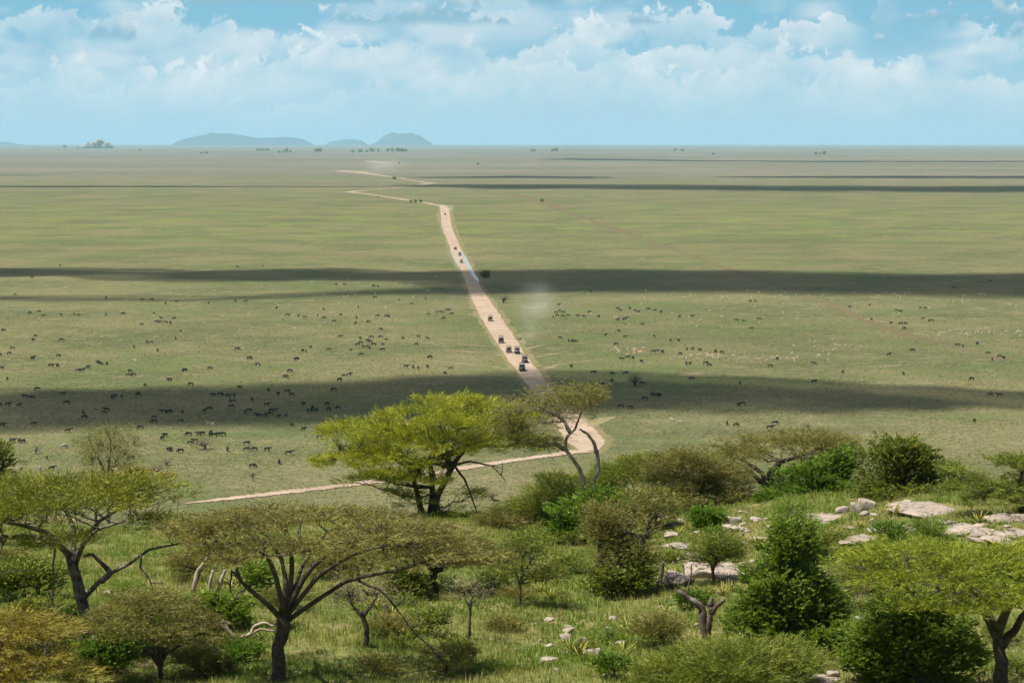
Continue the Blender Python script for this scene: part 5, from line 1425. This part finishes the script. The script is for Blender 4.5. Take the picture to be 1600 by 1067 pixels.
plain_tree('thorn_shrub', 'small bare shrub with a thin stem beside the layered acacia', 'shrub', 498, 719, [(499, 708, 5, 4)], 'dry', 'twiggy', 9, 2, 413, 1.0)

# far groves near the horizon: bigger leaf clumps, still trees with a trunk
def far_grove(label, u, v, trees_, name='tree_grove'):
    base = plain_pt(u, v)
    s = px_scale(base)
    root = empty(name, base); tag(root, label, 'trees', 'far groves near the horizon')
    rng = np.random.default_rng(int(u * 3 + v))
    for (du, w_, h_) in trees_:
        T = sample_lobe((du / s, 0, h_ * .58 / s, w_ / 2 / s, w_ / 2 / s, h_ * .42 / s, 'full'), 46, rng)
        n_ = len(T) * 10
        C = np.repeat(T, 10, 0) + rng.normal(0, w_ * .07 / s, (len(T) * 10, 3))
        vs, ts = [], []
        leaf_blades(vs, ts, C, unit(rng.normal(0, 1, (n_, 3))), np.full(n_, w_ * .16 / s), np.full(n_, w_ * .12 / s), rng, rng.uniform(0, 1, n_))
        V = np.vstack(vs)
        link('crown', np_mesh('crown', V, [np.arange(len(V)).reshape(-1, 3)], np.concatenate(ts)), LEAF['deep'], root)
        mb = MB(); mb.tube([(du / s, 0, -1), (du / s, 0, h_ * .3 / s), (du / s + .5, 0, h_ * .55 / s)], [w_ * .05 / s, w_ * .04 / s, w_ * .02 / s], 6)
        mb.build('trunk', M['bark_dark'], root)
for lab, u, v, tr_ in [
    ('single round dark grove standing alone on the far plain', 497, 238.5, [(-3, 6, 6), (2, 8, 7)]),
    ('long ragged row of far trees below the smallest hill', 575, 238, [(-24, 6, 3), (-12, 8, 4), (-2, 5, 3), (6, 7, 6), (16, 4, 5)]),
    ('dense end clump of the far tree row', 618, 237.5, [(-12, 6, 5), (-5, 5, 6), (3, 7, 6), (10, 9, 5), (16, 5, 4)]),
    ('small far trees with one tall crown beneath the long hill', 446, 238.5, [(-10, 5, 2), (-3, 4, 4), (2, 5, 7), (8, 4, 3)]),
    ('thin line of far bushes beneath the long hill', 410, 235.5, [(-7, 6, 3), (0, 6, 3), (7, 6, 3)]),
    ('tiny far clump between the kopje and the long hill', 320, 240, [(-5, 4, 2), (3, 6, 3)]),
    ('pair of far trees beyond the open plain', 866, 237, [(-3, 5, 4), (3, 6, 5)]),
    ('low far bush near the pair of far trees', 833, 237, [(0, 8, 3)]),
    ('far bushes in two dots at the horizon', 1060, 236.5, [(-5, 5, 4), (6, 6, 3)]),
    ('far dark bushes with a pale patch alongside', 1284, 241.5, [(-9, 5, 3), (-2, 4, 3), (4, 5, 5)]),
    ('far speck of bush on the pale plain', 1115, 242, [(0, 5, 2.5)]),
    ('lone far dot of a tree near the kopje', 101, 231.5, [(0, 6, 5)]),
    ('isolated far bush between kopje and tree row', 219, 236, [(0, 4, 2.5)]),
    ('trio of bushes where the far road bends', 650, 316.5, [(-8, 4.5, 3.5), (-1, 5, 4.5), (7, 6, 4)]),
    ('dark bush alone beside the faint vehicle track', 844, 315.6, [(3, 6, 4.5)]),
    ('dark bush where dust drifts over the far road', 616, 280.5, [(0, 6, 4)]),
    ('dark speck of bush on the far road', 624, 256.5, [(0, 3, 2)]),
    ('dark bush speck beyond the far road', 747, 257, [(0, 4, 2)]),
    ('tiny bush beside the bend of the far road', 591, 308.5, [(0, 3, 2)])]:
    far_grove(lab, u, v, tr_)

# the kopje: heaped granite boulders with trees between them
kb = plain_pt(150, 232); ks = px_scale(kb)
kop = empty('kopje', kb); tag(kop, 'rocky kopje of heaped boulders and trees rising on the horizon', 'rock outcrop')
rk = np.random.default_rng(9)
for (du, dv, w_) in [(-18, 1, 9), (-12, 3, 10), (-5, 4, 11), (2, 6, 12), (8, 8, 9), (14, 5, 10), (20, 2, 9), (-9, 7, 7), (5, 11, 7), (-22, 0, 6), (11, 2, 10), (-2, 1, 12)]:
    du, w_ = du * 1.1, w_ * 1.3
    bm = bmesh.new(); bmesh.ops.create_icosphere(bm, subdivisions=2, radius=w_ / 2 / ks)
    for vt in bm.verts: vt.co = vt.co * (1 + .25 * mnoise.noise(vt.co * ks * .3 + Vector((du, dv, 0)))); vt.co.z *= .85
    me = bpy.data.meshes.new('boulder'); bm.to_mesh(me); bm.free()
    o = link('boulder', me, M['rock'], kop); o.location = (du / ks, rk.normal(0, 2) / ks, dv / ks)
    T = sample_lobe((0, 0, 0, w_ * .42 / ks, w_ * .42 / ks, w_ * .3 / ks, 'full'), 40, rk)
    n_ = 320; C = np.repeat(T, 8, 0) + rk.normal(0, .5 / ks, (n_, 3)); vs, ts = [], []
    leaf_blades(vs, ts, C, unit(rk.normal(0, 1, (n_, 3))), np.full(n_, 1.6 / ks), np.full(n_, 1.2 / ks), rk, rk.uniform(0, 1, n_))
    V = np.vstack(vs)
    o = link('foliage', np_mesh('foliage', V, [np.arange(len(V)).reshape(-1, 3)], np.concatenate(ts)), LEAF['deep'], kop)
    o.location = (du / ks + rk.normal(0, 3) / ks, -3 / ks, max(0, dv - 1) / ks)

# ------------------------------------------------------------------ safari vehicles on the road
def paint(name, c):
    m_, nt_ = new_mat(name)
    co_ = nt_.n('ShaderNodeTexCoord').outputs['Object']
    dust = nt_.step(nt_.noise(co_, 2.5, 4), .40, .75)
    return finish(m_, nt_, nt_.mix(nt_.math('MULTIPLY', dust, .45), c, (0.34, 0.26, 0.18)), .45, .5)
PAINT = {'green': paint('paint_dark_green', (0.035, 0.050, 0.032)), 'khaki': paint('paint_khaki', (0.22, 0.18, 0.10)), 'grey': paint('paint_grey', (0.10, 0.11, 0.12)),
         'brown': paint('paint_brown', (0.07, 0.05, 0.038)), 'white': paint('paint_white', (0.62, 0.61, 0.58))}
def flat(name, c, r=.6, sp=.4):
    m_, nt_ = new_mat(name)
    return finish(m_, nt_, nt_.mix(nt_.noise(nt_.n('ShaderNodeTexCoord').outputs['Object'], 6, 2), c, tuple(k * .8 for k in c)), r, sp)
M['tyre'] = flat('tyre_rubber', (0.022, 0.021, 0.020), .85)
M['rim'] = flat('wheel_rim', (0.20, 0.20, 0.19), .5)
M['glass'] = flat('window_glass', (0.018, 0.022, 0.026), .08, .8)
M['lamp'] = flat('headlamp_glass', (0.65, 0.65, 0.62), .15, .8)
M['steel'] = flat('black_steel', (0.03, 0.03, 0.03), .5)
M['canvas'] = flat('roof_canvas', (0.30, 0.27, 0.20), .9)

def bevelled(mb, name, mat, parent, wdt=.05):
    o = mb.build(name, mat, parent)
    bm = bmesh.new(); bm.from_mesh(o.data)
    bmesh.ops.bevel(bm, geom=bm.edges[:], offset=wdt, segments=2, profile=.6, affect='EDGES')
    bm.to_mesh(o.data); bm.free()
    return o
def safari(label, u, v, colour, toward, along):
    p = plain_pt(u, v); p[2] = 0.16
    root = empty('safari_vehicle', p)
    tag(root, label, 'car', 'safari vehicles on the dirt road')
    ang = math.atan2(along[1], along[0])
    root.rotation_euler = (0, 0, ang + (math.pi if toward else 0))
    pm = PAINT[colour]
    mb = MB(); mb.box(-2.5, 2.45, -.92, .92, .55, 1.20, (.995, .97)); body = bevelled(mb, 'body', pm, root)
    mb = MB(); mb.box(1.05, 2.35, -.80, .80, 1.19, 1.38, (.97, .94)); bevelled(mb, 'bonnet', pm, root)
    mb = MB(); mb.box(-2.48, .98, -.90, .90, 1.19, 2.02, (.93, .90, -.08)); cab = bevelled(mb, 'cabin', pm, root)
    mb = MB(); mb.box(-2.05, .62, -.83, .83, 2.62, 2.72); bevelled(mb, 'pop_up_roof', pm, root, .04)
    for x in (-1.95, -.7, .5):
        for y in (-.76, .76):
            mb = MB(); mb.tube([(x, y, 2.0), (x, y, 2.64)], [.028, .028], 6); mb.build('roof_post', M['steel'], root)
    mb = MB(); mb.add([(.985, -.74, 1.36), (.985, .74, 1.36), (.80, .68, 1.95), (.80, -.68, 1.95)], [[0, 1, 2, 3]]); mb.v[0][:, 0] += .012; mb.build('windscreen', M['glass'], cab)
    mb = MB(); mb.add([(-2.49, -.70, 1.36), (-2.49, .70, 1.36), (-2.43, .64, 1.92), (-2.43, -.64, 1.92)], [[3, 2, 1, 0]]); mb.v[0][:, 0] -= .012; mb.build('rear_window', M['glass'], cab)
    for y in (-1, 1):
        for x0, x1 in ((-2.2, -1.2), (-1.08, -.2), (-.08, .72)):
            mb = MB(); mb.add([(x0, y * .905, 1.38), (x1, y * .905, 1.38), (x1 - .05, y * .85, 1.90), (x0 + .02, y * .85, 1.90)], [[0, 1, 2, 3]]); mb.build('side_window', M['glass'], cab)
        mb = MB(); mb.tube([(2.42, y * .62, .98), (2.50, y * .62, .98)], [.13, .12], 12); mb.build('headlight', M['lamp'], root)
        mb = MB(); mb.box(1.0, 1.1, y * 1.05 - .08, y * 1.05 + .08, 1.32, 1.52); mb.build('wing_mirror', M['steel'], root)
        for x in (-1.55, 1.55):
            mb = MB(); a = np.linspace(0, 2 * np.pi, 20, endpoint=False)
            mb.tube([(x, y * .72, .42), (x, y * .76, .42), (x, y * .94, .42), (x, y * .98, .42)], [.36, .42, .42, .36], 20)
            wh = mb.build('wheel', M['tyre'], root, smooth=False)
            mb = MB(); mb.tube([(x, y * .975, .42), (x, y * .99, .42)], [.23, .20], 14); mb.build('rim', M['rim'], wh)
    mb = MB(); mb.box(2.46, 2.60, -.90, .90, .50, .72); mb.box(2.47, 2.53, -.55, -.49, .70, 1.15); mb.box(2.47, 2.53, .49, .55, .70, 1.15); mb.build('bull_bar', M['steel'], root)
    mb = MB(); mb.box(2.44, 2.47, -.45, .45, .82, 1.14); mb.build('grille', M['steel'], root)
    mb = MB(); mb.tube([(-2.52, .35, 1.25), (-2.72, .35, 1.25)], [.40, .38], 18); mb.build('spare_wheel', M['tyre'], root)
    return root
def road_dir(v):
    k = np.array([(a[0] + b[0]) / 2 for a, b in zip(RL, RR)]), np.array([(a[1] + b[1]) / 2 for a, b in zip(RL, RR)])
    i = int(np.clip(np.searchsorted(k[1], v), 1, len(k[1]) - 1))
    d_ = plain_pt(k[0][i - 1], k[1][i - 1]) - plain_pt(k[0][i], k[1][i])
    return d_ / np.linalg.norm(d_)
for lab, u, v, c, tw_ in [
    ('dark green safari vehicle at the front of the convoy, just before the cloud shadow', 816, 580, 'green', True),
    ('brown safari vehicle second in the oncoming convoy', 820, 567, 'brown', True),
    ('grey safari vehicle third in the oncoming convoy, abreast of a khaki one', 808, 553, 'grey', True),
    ('khaki safari vehicle driving away, abreast of the grey one', 795, 551, 'khaki', False),
    ('dark green safari vehicle with dusty sides driving away behind the khaki one', 783, 536, 'green', False),
    ('khaki safari vehicle alone on the road midway between two cloud shadows', 766, 502, 'khaki', False),
    ('khaki safari vehicle beside the puddle, closest to the cloud shadow', 721, 411.5, 'khaki', True),
    ('brown safari vehicle beside the upper end of the puddle', 718.5, 400, 'brown', True),
    ('grey safari vehicle just beyond the puddle', 711.5, 391, 'grey', False),
    ('dark safari vehicle followed by dust near the far bend of the road', 695.5, 336.5, 'green', True)]:
    safari(lab, u, v, c, tw_, road_dir(v))

# ------------------------------------------------------------------ dust raised by the vehicles
def dust(name, u, v, rx, ry, h, dens):
    p = plain_pt(u, v)
    bm = bmesh.new(); bmesh.ops.create_icosphere(bm, subdivisions=3, radius=1.0)
    me = bpy.data.meshes.new(name); bm.to_mesh(me); bm.free()
    o = link(name, me); o.scale = (rx, ry, h); o.location = (p[0], p[1], h * .92)
    m_ = bpy.data.materials.new('dust_air'); m_.use_nodes = True
    q = NT(m_.node_tree)
    co = q.n('ShaderNodeTexCoord').outputs['Object']
    ln = q.n('ShaderNodeVectorMath', operation='LENGTH'); q.put(ln.inputs[0], co)
    fall = q.step(ln.outputs['Value'], 1.0, .0); fall = q.math('MULTIPLY', fall, fall)
    nz = q.step(q.noise(co, 1.8, 3), .30, .72)
    vol_ = q.n('ShaderNodeVolumePrincipled')
    vol_.inputs['Color'].default_value = (0.97, 0.95, 0.90, 1)
    q.put(vol_.inputs['Density'], q.math('MULTIPLY', q.math('MULTIPLY', fall, nz), dens))
    out = q.n('ShaderNodeOutputMaterial'); q.t.links.new(vol_.outputs[0], out.inputs['Volume'])
    me.materials.append(m_)
    tag(o, kind='stuff')
dust('dust_cloud', 836, 536, 15, 70, 16, .006)
dust('dust_cloud', 828, 552, 7, 30, 8, .010)
dust('dust_cloud', 846, 512, 12, 70, 12, .005)
dust('dust_cloud', 704, 335, 8, 80, 7, .010)
dust('dust_cloud', 600, 279, 80, 240, 30, .0022)
